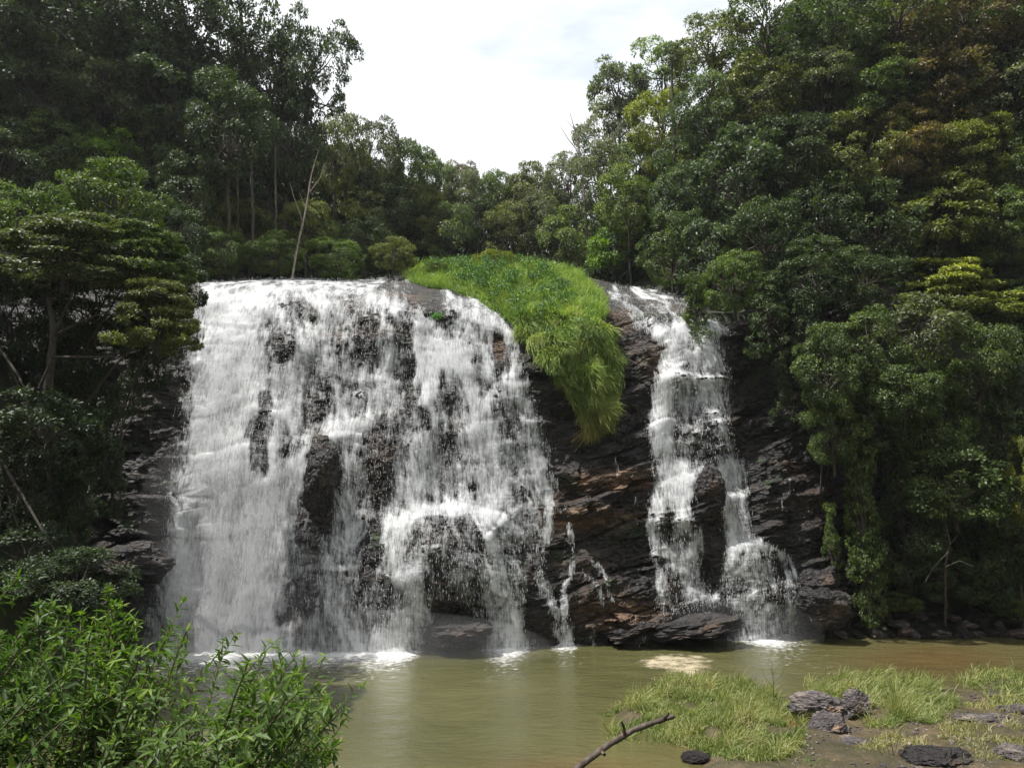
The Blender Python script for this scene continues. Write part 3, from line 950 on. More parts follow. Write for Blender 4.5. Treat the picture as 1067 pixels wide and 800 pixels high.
def crown(seed, kind, leaf=0.2, per=170):
    """returns (crown mesh, branches mesh): about 1 unit = 1 metre, radius near 3, centre at origin"""
    r = np.random.default_rng(seed)
    C, RR = [], []
    if kind == 'round':
        n = 56
        d = rand_unit(r, n); d[:, 2] = d[:, 2] * 0.9 + 0.12
        rad = r.uniform(0.45, 1.0, n) ** 0.6 * (1 + 0.25 * fbm(d[:, 0] * 1.5, d[:, 1] * 1.5, d[:, 2] * 1.5 + seed, 2))
        C = d * rad[:, None] * 2.6; RR = r.uniform(0.45, 1.05, n)
    elif kind == 'airy':
        n = 62
        d = rand_unit(r, n)
        rad = r.uniform(0.3, 1.0, n) ** 0.5 * (1 + 0.4 * fbm(d[:, 0] * 1.7, d[:, 1] * 1.7, d[:, 2] * 1.7 + seed, 2))
        C = d * rad[:, None] * 2.8; C[:, 2] *= 1.1; RR = r.uniform(0.4, 0.85, n)
    elif kind == 'drape':
        n = 62
        z = r.uniform(-1, 1, n)
        ang = r.uniform(0, 2 * np.pi, n)
        wd = 1.9 * (0.75 + 0.35 * np.sin(z * 3 + seed)) * np.sqrt(r.uniform(0.2, 1, n))
        C = np.stack([np.cos(ang) * wd, np.sin(ang) * wd * 0.8, z * 3.0], 1); RR = r.uniform(0.4, 0.85, n)
    elif kind == 'tier':
        n = 70
        lv = r.integers(0, 5, n)
        ang = r.uniform(0, 2 * np.pi, n)
        wd = (3.0 - 0.42 * lv) * np.sqrt(r.uniform(0.05, 1, n))
        C = np.stack([np.cos(ang) * wd, np.sin(ang) * wd, (lv - 2) * 0.75 - 0.10 * wd ** 2 * 0.5 + r.normal(size=n) * .12], 1); RR = r.uniform(0.5, 0.9, n)
    C = np.asarray(C); RR = np.asarray(RR)
    Vs, Fs, Rn, off = [], [], [], 0
    for c, cr in zip(C, RR):
        m = int(per * cr / 0.75)
        d = rand_unit(r, m)
        out = norm(c + np.array([0, 0, 0.6]))
        d = norm(d + out * 0.9)
        flat = 0.62 if kind != 'tier' else 0.3
        # twigs: leaves gather in small tufts
        tuft = rand_unit(r, max(6, m // 11)); tuft = norm(tuft + out * 0.95)
        ti = r.integers(0, len(tuft), m)
        dd = norm(tuft[ti] + r.normal(size=(m, 3)) * 0.22)
        P = c + dd * cr * r.uniform(0.86, 1.1, m)[:, None] * np.array([1, 1, flat])
        A = norm(dd * 0.35 + r.normal(size=(m, 3)) * 0.7 + np.array([0, 0, -0.3]))
        N = norm(dd * 0.75 + np.array([0, 0, 0.5]) + r.normal(size=(m, 3)) * 0.28)
        Ls = leaf * r.uniform(0.7, 1.3, m)
        cl = r.uniform(0, 0.35)
        V, Fc, rn = leaf_mesh_arrays(P, A, N, Ls, Ls * r.uniform(0.38, 0.55, m), np.clip(r.uniform(0, 0.68, m) + cl, 0, 1))
        Vs.append(V); Fs.append(Fc + off); Rn.append(rn); off += len(V)
    cm = np_mesh("crown_" + kind, np.concatenate(Vs), np.concatenate(Fs), M_leaf, False, {'rnd': np.concatenate(Rn)})
    paths = []
    root = np.array([0, 0, -2.6])
    paths.append(limb(r, root, (0.1, 0, 1.2), 0.15, 0.05, 9, 0.12))
    for c in C[::2]:
        s = np.array([0, 0, r.uniform(-2.2, 0.6)])
        paths.append(limb(r, s, c, 0.065, 0.014, 7, 0.16))
    bm_ = np_mesh("branches_" + kind, *tube_arrays(paths, 5), M_bark, True)
    return cm, bm_


KINDS = {
    'R': [crown(s, 'round', 0.19, 235) for s in (1, 2, 3, 4)],
    'B': [crown(s, 'round', 0.27, 130) for s in (5, 6)],
    'T': [crown(s, 'airy', 0.20, 170) for s in (11, 12, 13)],
    'C': [crown(s, 'drape', 0.21, 150) for s in (21, 22, 23)],
    'U': [crown(s, 'tier', 0.19, 330) for s in (31, 32)],
}
def trunk_rings(wx, wy, z):
    a = np.linspace(0, 2 * np.pi, 9, endpoint=False)
    rad = (1.0 - 0.55 * z ** 0.8 + 0.5 * np.exp(-z * 25))[:, None]
    V = np.stack([np.cos(a)[None] * rad + wx[:, None] * 3, np.sin(a)[None] * rad + wy[:, None] * 3, np.repeat(z[:, None], 9, 1)], -1)
    i = np.arange(13)[:, None] * 9 + np.arange(9)[None]; j = np.arange(13)[:, None] * 9 + (np.arange(9)[None] + 1) % 9
    return V.reshape(-1, 3), np.stack([i, j, j + 9, i + 9], -1).reshape(-1, 4)


def trunk_mesh(seed):
    r = np.random.default_rng(seed)
    z = np.linspace(0, 1, 14)
    wobx = np.cumsum(r.normal(size=14)) * 0.10; wobx -= wobx[0]
    woby = np.cumsum(r.normal(size=14)) * 0.10; woby -= woby[0]
    end = np.linspace(0, 1, 14)
    wobx -= wobx[-1] * end; woby -= woby[-1] * end
    return np_mesh("trunk", *trunk_rings(wobx, woby, z), M_bark, True)
TRUNKS = [trunk_mesh(s) for s in (1, 2, 3)]

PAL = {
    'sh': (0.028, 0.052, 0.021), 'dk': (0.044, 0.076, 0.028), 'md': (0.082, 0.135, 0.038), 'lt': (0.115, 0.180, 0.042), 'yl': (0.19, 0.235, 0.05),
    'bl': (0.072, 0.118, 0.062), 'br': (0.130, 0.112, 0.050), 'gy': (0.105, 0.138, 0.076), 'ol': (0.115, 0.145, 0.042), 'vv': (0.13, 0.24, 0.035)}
tree_n = 0


def depth_for(x, y, h, lo=14.0, hi=110.0):
    D = np.arange(lo, hi, 0.2)
    X, Y, Z = at(np.full_like(D, x), np.full_like(D, y), D)
    g = G(X, Y)
    vl = interp(Y, [(34, -15.5), (42, -13.5), (50, -9), (58, -3), (70, 2)]); vr = interp(Y, [(34, 11.5), (38, 9.6), (45, 6), (55, 4), (65, 2)])
    ok = (Z <= g + h) & (g > 0.3) & ~((X > vl) & (X < vr) & (Y < 54)) & ~((Y < 34) & (X > -13) & (X < 14))
    return D[np.argmax(ok)] if ok.any() else None


def tree(x, y, rx, rz, h, kind, c, label, D=None, cat='tree', name='tree', group=None, trunkr=None, root_off=(0, 0)):
    """crown centred at photo (x, y), half-size rx by rz pixels, crown centre h metres above the slope it stands on"""
    global tree_n
    tree_n += 1
    if D is None:
        D = depth_for(x, y, h)
        if D is None:
            print("NO GROUND for", x, y, label); D = 60.0
    X, Y, Z = [float(v) for v in at(x, y, D)]
    X0, Y0 = X + root_off[0], Y + root_off[1]
    g = float(G(X0, Y0)) - 0.15
    hh = Z - g if root_off != (0, 0) else max(Z - g, 0.6)
    kx = 1.22 if name == 'tree' and root_off == (0, 0) else 1.08
    sx, sz = kx * rx * D / F / 2.9, kx * rz * D / F / 2.75
    if abs(hh - h) > 6 or label.startswith("low green tree behind"): print("height", round(hh, 1), "wanted", h, label)
    root = empty(name, (X0, Y0, g), label, cat, group or ('forest trees on the slopes' if cat == 'tree' else None))
    ms = KINDS[kind]
    cmesh, bmesh_ = ms[tree_n % len(ms)]
    tr = link("trunk", TRUNKS[tree_n % 3], root)
    off = Vector((X - X0, Y - Y0, hh))
    tl = off.length
    rr = trunkr or 0.020 * tl ** 0.75 + 0.03
    tr.scale = (rr, rr, max(tl - 1.0 * sz, 0.4))
    tr.rotation_euler = off.to_track_quat('Z', 'Y').to_euler()
    rot = float(hash2(tree_n, 3)) * 6.28
    cr = link("crown", cmesh, root, off)
    cr.scale = (sx, (sx * 0.9 if sx * 2.9 < 3.5 else sx * 0.8), sz)
    cr.rotation_euler = (0, 0, rot)
    jit = 0.85 + 0.3 * float(hash2(tree_n, 9))
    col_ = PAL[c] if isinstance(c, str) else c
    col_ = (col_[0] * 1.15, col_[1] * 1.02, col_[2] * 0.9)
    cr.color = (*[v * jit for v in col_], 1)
    br = link("branches", bmesh_, root, off)
    br.scale = cr.scale
    br.rotation_euler = cr.rotation_euler
    return root


TREES = [
    # x, y, rx, rz, h, kind, colour, label
    # --- left slope, top to bottom
    (252, 45, 58, 62, 12, 'T', 'dk', "tall dark tree at the top edge, next left of the open sky"),
    (322, 78, 40, 56, 14, 'T', 'dk', "tall airy dark tree standing against the bright sky at its left rim"),
    (195, 35, 62, 56, 11, 'R', 'dk', "dark broad crown at the top edge between two taller airy trees"),
    (128, 28, 60, 52, 10, 'R', 'dk', "dark forest tree at the top edge above the pale layered boughs"),
    (60, 25, 60, 56, 9, 'B', 'dk', "coarse leaved dark tree high in the shady top left of the slope"),
    (5, 40, 50, 60, 8, 'R', 'dk', "dark tree cut by the top left corner of the picture"),
    (300, 150, 36, 48, 10, 'R', 'dk', "dark crown below the airy skyline tree, over the bare trunks"),
    (240, 140, 42, 50, 10, 'R', 'dk', "deep green crown above the bare trunks beyond the left fall"),
    (180, 110, 46, 44, 8, 'B', 'bl', "bluish green crown with drooping boughs high on the left slope"),
    (105, 98, 46, 42, 6, 'B', 'gy', "greyish tree with glossy pale leaves high on the left slope"),
    (40, 95, 50, 44, 6, 'R', 'dk', "dark dense tree under the top left corner trees"),
    (150, 165, 36, 38, 5, 'R', 'md', "mid green rounded crown right of the yellow green tuft"),
    (112, 172, 30, 28, 4, 'B', 'vv', "vivid yellow green young tree among the dark left slope trees"),
    (60, 168, 40, 38, 4, 'R', 'md', "mid green tree left of the vivid yellow green one"),
    (10, 180, 40, 45, 4, 'R', 'dk', "dark green tree at the left edge above the layered tree"),
    (195, 215, 34, 42, 4, 'R', 'dk', "dark green crown on the slope just left of the bare trunks"),
    (232, 235, 26, 32, 3, 'R', 'ol', "soft olive crown over the left end of the waterfall lip"),
    (265, 262, 30, 24, 2.2, 'R', 'md', "low green bush tree behind the brim of the left fall"),
    (340, 262, 30, 26, 2.5, 'R', 'dk', "dark bush tree right of the leaning bare sapling"),
    (372, 240, 28, 34, 4, 'T', 'ol', "loose olive tree behind the brim, right of the bare sapling"),
    # --- trees that close the valley
    (350, 168, 26, 44, 8, 'R', 'ol', "slim olive tree just right of the tall skyline tree"),
    (385, 172, 30, 40, 8, 'R', 'gy', "greyish rounded tree on the skyline right of the slim olive one"),
    (425, 190, 30, 36, 8, 'R', 'md', "mid green domed tree on the sloping skyline of the valley"),
    (400, 225, 30, 34, 5, 'R', 'dk', "dark domed tree directly above the round yellowish shrub"),
    (452, 205, 24, 36, 7, 'R', 'md', "upright green tree left of the brown topped one"),
    (478, 205, 20, 30, 7, 'R', 'br', "brown topped tree on the valley skyline"),
    (442, 245, 26, 26, 4, 'R', 'dk', "dark crown behind the left end of the grassy mound"),
    (478, 248, 24, 26, 4, 'R', 'dk', "dark crown in the hollow behind the grassy mound"),
    (508, 226, 20, 34, 6, 'R', 'dk', "thin dark tree at the low point of the skyline"),
    (535, 224, 22, 30, 6, 'R', 'gy', "hazy grey tree at the low point of the skyline, right of the thin dark one"),
    (562, 218, 24, 30, 6, 'R', 'gy', "pale grey green tree right of the lowest skyline point"),
    (540, 252, 28, 20, 3, 'R', 'md', "low green tree behind the crest of the grassy mound"),
    (592, 200, 26, 34, 7, 'R', 'gy', "grey green tree under the bare twigs on the skyline"),
    (580, 245, 26, 26, 3, 'B', 'gy', "pale leaved tree behind the right end of the grassy mound"),
    # --- right slope
    (612, 250, 26, 32, 4, 'R', 'lt', "light green tree leaning over the right end of the grassy mound"),
    (640, 262, 26, 30, 2.6, 'B', 'vv', "bright green leafy tree above the right end of the mound"),
    (655, 218, 28, 36, 6, 'R', 'lt', "light yellow green tree above the bright leafy one"),
    (636, 150, 30, 38, 9, 'R', 'gy', "grey green tree bulging out into the sky from the right slope"),
    (645, 100, 28, 30, 11, 'B', 'gy', "rounded grey leaved crown on the right rim of the open sky"),
    (690, 85, 34, 34, 10, 'R', 'lt', "sunlit light green crown on the right skyline"),
    (742, 62, 38, 36, 9, 'R', 'ol', "olive crown on the right skyline under the small palm like tree"),
    (700, 58, 9, 12, 12, 'T', 'dk', "small dark tuft of a tree sticking up from the right skyline"),
    (800, 30, 46, 42, 10, 'T', 'md', "loose green tree at the top edge right of the open sky"),
    (868, 30, 46, 40, 9, 'R', 'md', "mid green crown at the top edge of the right slope, second from the sky"),
    (935, 28, 48, 40, 8, 'T', 'ol', "olive feathery crown at the top edge of the right slope"),
    (1005, 30, 48, 40, 7, 'R', 'br', "brownish crown at the top edge near the right corner"),
    (1062, 40, 44, 44, 6, 'R', 'md', "green crown cut by the top right corner of the picture"),
    (690, 140, 34, 38, 7, 'R', 'yl', "yellow green crown low behind the grey rim tree"),
    (740, 130, 38, 40, 7, 'R', 'bl', "bluish green crown in the middle of the upper right slope"),
    (795, 108, 42, 40, 6, 'R', 'ol', "olive crown below the loose top edge tree"),
    (855, 100, 42, 38, 5, 'R', 'gy', "grey green umbrella shaped crown high on the right slope"),
    (915, 96, 42, 38, 5, 'R', 'md', "mid green crown between the grey umbrella crown and the brown one"),
    (980, 92, 42, 38, 4.5, 'B', 'br', "tree with brown dying leaves high on the right slope"),
    (1045, 108, 42, 40, 4, 'B', 'gy', "pale glossy leaved tree at the right edge below the corner tree"),
    (668, 185, 28, 36, 5, 'R', 'md', "mid green crown hanging over the light trees by the mound"),
    (712, 200, 36, 42, 5, 'R', 'bl', "dark bluish crown above the right waterfall"),
    (768, 188, 42, 44, 5, 'B', 'bl', "bluish tree with large glossy leaves above the right waterfall"),
    (830, 172, 42, 42, 4, 'R', 'dk', "deep green crown in the centre of the right slope"),
    (892, 168, 42, 42, 4, 'R', 'ol', "olive crown left of the brownish bough tree"),
    (948, 160, 42, 36, 3.5, 'R', 'br', "brownish green tree with wide boughs on the right slope"),
    (1012, 168, 40, 38, 3.5, 'R', 'yl', "yellow green crown near the right edge below the brown tree"),
    (1062, 185, 34, 42, 3.5, 'R', 'md', "mid green crown at the right edge, half way down to the pool's far shore"),
    (700, 262, 30, 34, 3.2, 'R', 'md', "green crown just above the start of the right waterfall"),
    (742, 262, 34, 40, 3, 'B', 'bl', "large leaved bluish tree hanging over the head of the right fall"),
    (795, 258, 40, 42, 3, 'R', 'dk', "dark crown above the shaded hollow beside the right fall"),
    (855, 238, 42, 44, 3, 'R', 'dk', "dark tree on the slope between the deep green crown and the hollow"),
    (915, 240, 40, 42, 3, 'R', 'dk', "dark shaded crown under the brownish bough tree"),
    (975, 232, 44, 34, 3, 'B', 'ol', "olive large leaved crown above the sunlit layered boughs"),
    (1040, 250, 40, 40, 3, 'R', 'md', "green crown at the right edge above the sunlit layered boughs"),
    (985, 300, 52, 34, 3, 'U', 'yl', "sunlit tree with layered yellow green boughs on the right slope"),
    (1050, 320, 34, 34, 2.6, 'U', 'lt', "light green layered tree at the right edge"),
]
for t_ in TREES:
    tree(*t_)
LOW = [
    (232, 266, 26, 22, 'R', 'md', 37.5, "low rounded green shrub tree behind the brim, left of the leaning sapling"),
    (215, 240, 28, 26, 'R', 'ol', 39.5, "olive bush tree behind the left end of the brim"),
    (285, 268, 26, 20, 'R', 'md', 38.2, "low green shrub tree right beside the leaning sapling"),
    (262, 240, 26, 22, 'B', 'ol', 41.0, "olive large leaved bush tree between the slender trunks"),
    (352, 272, 28, 18, 'R', 'md', 38.6, "low dark green bush between the sapling and the round shrub"),
    (318, 240, 26, 26, 'R', 'ol', 41.0, "olive undergrowth tree right behind the leaning sapling"),
    (380, 258, 24, 24, 'R', 'dk', 42.0, "dark bush left of the round yellowish shrub"),
    (468, 250, 26, 32, 'R', 'md', 54.0, "green tree low behind the left part of the mound"),
    (498, 246, 24, 34, 'R', 'dk', 55.0, "dark green tree low behind the mound's crest"),
    (528, 250, 26, 32, 'R', 'ol', 54.0, "olive tree low behind the mound's crest"),
    (560, 246, 26, 36, 'R', 'gy', 55.0, "grey green leafy tree low behind the right part of the mound"),
    (592, 256, 26, 34, 'R', 'lt', 52.0, "light green leafy tree low at the mound's right shoulder"),
    (445, 232, 24, 30, 'R', 'ol', 55.0, "olive tree between the domed trees and the hollow behind the mound"),
    (520, 218, 24, 30, 'R', 'md', 57.0, "green domed tree filling the low point of the skyline"),
    (488, 212, 22, 30, 'R', 'gy', 57.0, "grey green tree on the skyline beside the brown topped one"),
    (552, 208, 24, 32, 'R', 'ol', 57.0, "olive tree on the skyline between the lowest point and the dead tree"),
    (165, 70, 50, 46, 'R', 'dk', 41.0, "dark crown filling the upper left forest under the top edge trees"),
    (626, 196, 26, 40, 'R', 'gy', 50.0, "grey green tree right behind the leafless skyline tree"),
    (1058, 545, 34, 36, 'R', 'dk', 31.2, "dark tree low at the right edge beneath the yellow green boughs"),
    (285, 95, 40, 46, 'R', 'dk', 44.0, "dense dark crown between the two tall airy skyline trees"),
]
for x, y, rx, rz, kd, c, D, lab in LOW:
    tree(x, y, rx, rz, 2, kd, c, lab, D=D)
NEARR = [
    (862, 385, 34, 44, 'R', (0.075, 0.125, 0.042), 30.4, "light green leafy tree nearest the right waterfall's rock wall"),
    (905, 368, 38, 40, 'R', 'md', 31.0, "mid green crown behind the light tree by the right fall's wall"),
    (958, 352, 44, 40, 'B', 'gy', 31.2, "grey green rounded tree in the middle of the right bank"),
    (940, 410, 40, 40, 'R', (0.075, 0.125, 0.042), 30.8, "light green crown in the middle of the right bank below the grey green one"),
    (1015, 385, 42, 46, 'R', 'md', 31.6, "mid green tree above the dark gap of the right bank"),
    (1066, 400, 34, 50, 'R', 'dk', 31.6, "dark tree at the right edge over the far shore"),
    (868, 455, 30, 40, 'R', 'md', 31.0, "round green growth hanging below the light tree by the wall"),
    (910, 450, 30, 40, 'R', 'dk', 31.6, "dark crown below the light green crown of the right bank"),
    (898, 530, 34, 52, 'C', 'md', 31.0, "leafy creeper hanging from the right bank's steep side"),
    (905, 600, 24, 38, 'C', (0.075, 0.125, 0.042), 31.2, "creeper with pale leaves hanging almost down to the far shore"),
    (866, 565, 15, 30, 'C', 'md', 31.4, "moss green creeper strip beside the wet rock of the right fall"),
    (935, 500, 32, 50, 'C', 'dk', 32.0, "dark curtain of foliage behind the hanging creepers"),
    (975, 450, 36, 44, 'R', 'md', 31.8, "mid green bush tree on the steep right bank above the airy one"),
    (995, 510, 46, 42, 'B', (0.075, 0.125, 0.042), 30.8, "airy tree with pale leaves and bare lower twigs on the right bank"),
    (1046, 470, 34, 44, 'R', 'dk', 31.8, "dark bush tree at the right edge behind the yellow green boughs"),
    (1074, 510, 24, 50, 'R', 'yl', 30.2, "yellow green boughs cut by the right edge above the far shore"),
    (945, 570, 38, 44, 'R', 'dk', 32.0, "dark bush tree above the stony far shore"),
    (1030, 590, 40, 40, 'R', 'dk', 31.8, "dark bush tree at the right end of the far shore"),
    (985, 605, 34, 26, 'R', 'dk', 31.8, "low dark bush on the far shore under the airy pale tree"),
    (940, 628, 20, 10, 'B', 'md', 31.6, "small green bush between the far shore stones"),
    (1056, 632, 22, 12, 'B', 'md', 31.6, "small bush at the right end of the far shore stones"),
]
OVER = [
    (726, 322, 26, 30, 'C', 'md', 33.4, "leafy bough drooping over the right waterfall's brink"),
    (765, 300, 36, 34, 'R', 'md', 34.2, "mid green tree on the brink right of the right waterfall's head"),
    (800, 328, 34, 36, 'C', 'dk', 32.6, "dark shaded foliage overhanging the black hollow"),
    (842, 350, 30, 40, 'C', 'dk', 32.2, "dark drooping tree right of the black hollow"),
    (845, 290, 40, 36, 'R', 'dk', 33.0, "dark tree right of the hollow crown, above the drooping one"),
    (900, 300, 40, 38, 'R', 'dk', 33.0, "dark tree left of the sunlit layered boughs"),
    (815, 405, 16, 26, 'C', 'dk', 32.4, "small dark creeper hanging inside the black hollow"),
]
for x, y, rx, rz, kd, c, D, lab in OVER:
    cr_ = rx < 20
    tree(x, y, rx, rz, 2, kd, c, lab, D=D, trunkr=0.08, root_off=(1.2, 2.4), cat='creeper' if cr_ else 'tree', name='creeper' if cr_ else 'tree', group='creepers on the far right bank' if cr_ else 'forest trees on the slopes')
for x, y, rx, rz, kd, c, D, lab in NEARR:
    tree(x, y, rx, rz, 2, kd, c, lab, D=D, trunkr=0.07, root_off=(0.4, 3.2), cat='creeper' if kd == 'C' else ('bush' if rz < 30 else 'tree'), name='creeper' if kd == 'C' else ('bush' if rz < 30 else 'tree'),
         group='creepers on the far right bank' if kd == 'C' else ('bushes on the far right bank' if rz < 30 else 'forest trees on the slopes'))
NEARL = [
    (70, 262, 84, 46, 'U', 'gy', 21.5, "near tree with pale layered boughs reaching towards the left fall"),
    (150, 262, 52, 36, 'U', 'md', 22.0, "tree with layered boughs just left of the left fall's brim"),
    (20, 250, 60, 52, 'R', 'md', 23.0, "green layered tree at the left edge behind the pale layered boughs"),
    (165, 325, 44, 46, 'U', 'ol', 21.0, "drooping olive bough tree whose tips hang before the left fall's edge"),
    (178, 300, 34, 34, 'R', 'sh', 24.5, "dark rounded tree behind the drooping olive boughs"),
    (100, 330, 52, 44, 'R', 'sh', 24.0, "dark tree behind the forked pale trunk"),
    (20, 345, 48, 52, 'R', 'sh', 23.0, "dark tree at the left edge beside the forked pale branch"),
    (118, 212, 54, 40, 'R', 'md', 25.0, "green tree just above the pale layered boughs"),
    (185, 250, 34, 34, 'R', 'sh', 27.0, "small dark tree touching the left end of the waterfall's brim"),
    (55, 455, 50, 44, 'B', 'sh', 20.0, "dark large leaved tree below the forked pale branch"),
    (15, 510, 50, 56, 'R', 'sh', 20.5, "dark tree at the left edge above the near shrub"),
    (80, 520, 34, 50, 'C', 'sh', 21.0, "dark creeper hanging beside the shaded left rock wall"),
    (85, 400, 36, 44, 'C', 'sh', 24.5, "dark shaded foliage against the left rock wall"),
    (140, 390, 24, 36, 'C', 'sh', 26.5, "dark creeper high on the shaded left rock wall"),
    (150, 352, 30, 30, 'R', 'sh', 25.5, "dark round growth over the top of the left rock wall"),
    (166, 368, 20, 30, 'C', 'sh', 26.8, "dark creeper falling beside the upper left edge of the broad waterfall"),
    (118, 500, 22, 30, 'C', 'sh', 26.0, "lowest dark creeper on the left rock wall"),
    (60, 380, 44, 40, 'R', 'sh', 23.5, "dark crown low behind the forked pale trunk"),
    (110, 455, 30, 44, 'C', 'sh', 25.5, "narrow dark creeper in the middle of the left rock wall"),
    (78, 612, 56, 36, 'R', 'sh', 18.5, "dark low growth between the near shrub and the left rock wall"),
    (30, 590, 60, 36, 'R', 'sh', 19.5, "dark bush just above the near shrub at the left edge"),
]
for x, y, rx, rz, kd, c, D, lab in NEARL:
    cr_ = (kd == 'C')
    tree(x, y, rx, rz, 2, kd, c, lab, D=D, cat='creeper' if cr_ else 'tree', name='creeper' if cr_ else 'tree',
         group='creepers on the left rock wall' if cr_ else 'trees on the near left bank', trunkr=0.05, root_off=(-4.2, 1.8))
for x, y, rx, rz, c, D, lab in [(411, 268, 22, 18, 'ol', 39.5, "round shrub with a yellowish top left of the grassy mound"),
                                (516, 270, 20, 7, 'yl', 41.0, "low pale yellowish shrub on the crest of the grassy mound"),
                                (455, 283, 16, 10, 'lt', 39.0, "light leafy herb clump at the mound's left end")]:
    tree(x, y, rx, rz, 1, 'R', c, lab, D=D, cat='shrub', name='shrub', group='shrubs beside the grassy mound')

# ------------------------------------------------------------------ undergrowth over the slopes (uncountable)
proto_col = bpy.data.collections.new("undergrowth_sources")
for i, m_ in enumerate((KINDS['R'][0][0], KINDS['R'][2][0], KINDS['B'][0][0], KINDS['C'][0][0])):
    mm = m_.copy()
    mm.materials.clear(); mm.materials.append(M_under)
    proto_col.objects.link(bpy.data.objects.new("leaf_clump_%d" % i, mm))
r = np.random.default_rng(21)
n = 16000
X = r.uniform(-45, 50, n); Y = r.uniform(10, 95, n)
g = G(X, Y)
q0, q1 = pix(X, Y, g)
keep = (g > 0.9) & (q0 > -120) & (q0 < 1190) & (q1 > -350) & ~((X > -16.8) & (X < 12.4) & (Y < 43.5) & (g < 20))
keep &= ~((g < 5.5) & (Y < 16)) & ~((Y < 24) & (X > -9)) & ~((Y < 32) & (X > 12))
XL_ = interp(Y, [(34, -16), (42, -14), (50, -9), (58, -3), (70, 2)]); XR_ = interp(Y, [(34, 12.2), (38, 10), (45, 6), (55, 4), (65, 2)])
keep &= ~((Y > 33) & (X > XL_ - 0.4) & (X < XR_ + 0.6) & (Y < 47))
X, Y, g = X[keep][:6000], Y[keep][:6000], g[keep][:6000]
n = len(X)
me = bpy.data.meshes.new("undergrowth")
me.vertices.add(n)
sc_ = r.uniform(0.30, 0.60, n) * np.clip(Y / 38, 0.8, 1.9)
me.vertices.foreach_set('co', np.stack([X, Y, g + 0.4 * sc_], 1).astype(np.float32).ravel())
for an, tp, v in (('rotz', 'FLOAT', r.uniform(0, 6.28, n)), ('scl', 'FLOAT', sc_), ('idx', 'INT', r.integers(0, 4, n))):
    a = me.attributes.new(an, tp, 'POINT')
    a.data.foreach_set('value', v.astype(np.int32 if tp == 'INT' else np.float32))
uo = link("undergrowth", me)
tag(uo, "dense dark undergrowth covering the slopes between the trees", "undergrowth", kind='stuff')
ng = bpy.data.node_groups.new("scatter_undergrowth", 'GeometryNodeTree')
ng.interface.new_socket("Geometry", in_out='INPUT', socket_type='NodeSocketGeometry')
ng.interface.new_socket("Geometry", in_out='OUTPUT', socket_type='NodeSocketGeometry')
gi = ng.nodes.new('NodeGroupInput'); go = ng.nodes.new('NodeGroupOutput')
m2p = ng.nodes.new('GeometryNodeMeshToPoints')
iop = ng.nodes.new('GeometryNodeInstanceOnPoints')
ci = ng.nodes.new('GeometryNodeCollectionInfo')
ci.inputs['Collection'].default_value = proto_col
ci.inputs['Separate Children'].default_value = True
ci.inputs['Reset Children'].default_value = True
iop.inputs['Pick Instance'].default_value = True


def named(nm, tp):
    nd = ng.nodes.new('GeometryNodeInputNamedAttribute')
    nd.data_type = tp
    nd.inputs['Name'].default_value = nm
    return nd.outputs[0]


cxyz = ng.nodes.new('ShaderNodeCombineXYZ')
ng.links.new(named('rotz', 'FLOAT'), cxyz.inputs[2])
ng.links.new(gi.outputs[0], m2p.inputs[0])
ng.links.new(m2p.outputs[0], iop.inputs['Points'])
ng.links.new(ci.outputs[0], iop.inputs['Instance'])
ng.links.new(named('idx', 'INT'), iop.inputs['Instance Index'])
e2r = ng.nodes.new('FunctionNodeEulerToRotation')
ng.links.new(cxyz.outputs[0], e2r.inputs[0])
ng.links.new(e2r.outputs[0], iop.inputs['Rotation'])
ng.links.new(named('scl', 'FLOAT'), iop.inputs['Scale'])
ng.links.new(iop.outputs[0], go.inputs[0])
uo.modifiers.new("scatter", 'NODES').node_group = ng


# ------------------------------------------------------------------ grass
def blades(P, up, L, W, rnd, dry, lean, droop, r):
    """grass blades: 3 segments, arching over to 'lean'"""
    n = len(P)
    face = norm(np.cross(up, norm(r.normal(size=(n, 3)))))
    vs = []
    for k, t in enumerate((0, 0.35, 0.7, 1.0)):
        c = P + up * (L * t * (1 - 0.3 * droop * t))[:, None] + lean * (L * t * t * 0.7)[:, None] + np.array([0, 0, -1.0]) * (L * droop * t ** 2.2 * 0.75)[:, None]
        w = (W * (1, 0.9, 0.6, 0.08)[k])[:, None] * 0.5
        vs += [c - face * w, c + face * w]
    V = np.stack(vs, 1).reshape(-1, 3)
    fo = np.array([[0, 1, 3, 2], [2, 3, 5, 4], [4, 5, 7, 6]])
    Fc = (np.arange(n)[:, None, None] * 8 + fo[None]).reshape(-1, 4)
    return V, Fc, np.repeat(rnd, 8), np.repeat(dry, 8)


def in_poly(x, y, poly):
    p = np.array(poly, float)
    inside = np.zeros(x.shape, bool)
    j = len(p) - 1
    for i in range(len(p)):
        c = ((p[i, 1] > y) != (p[j, 1] > y)) & (x < (p[j, 0] - p[i, 0]) * (y - p[i, 1]) / (p[j, 1] - p[i, 1] + 1e-9) + p[i, 0])
        inside ^= c
        j = i
    return inside


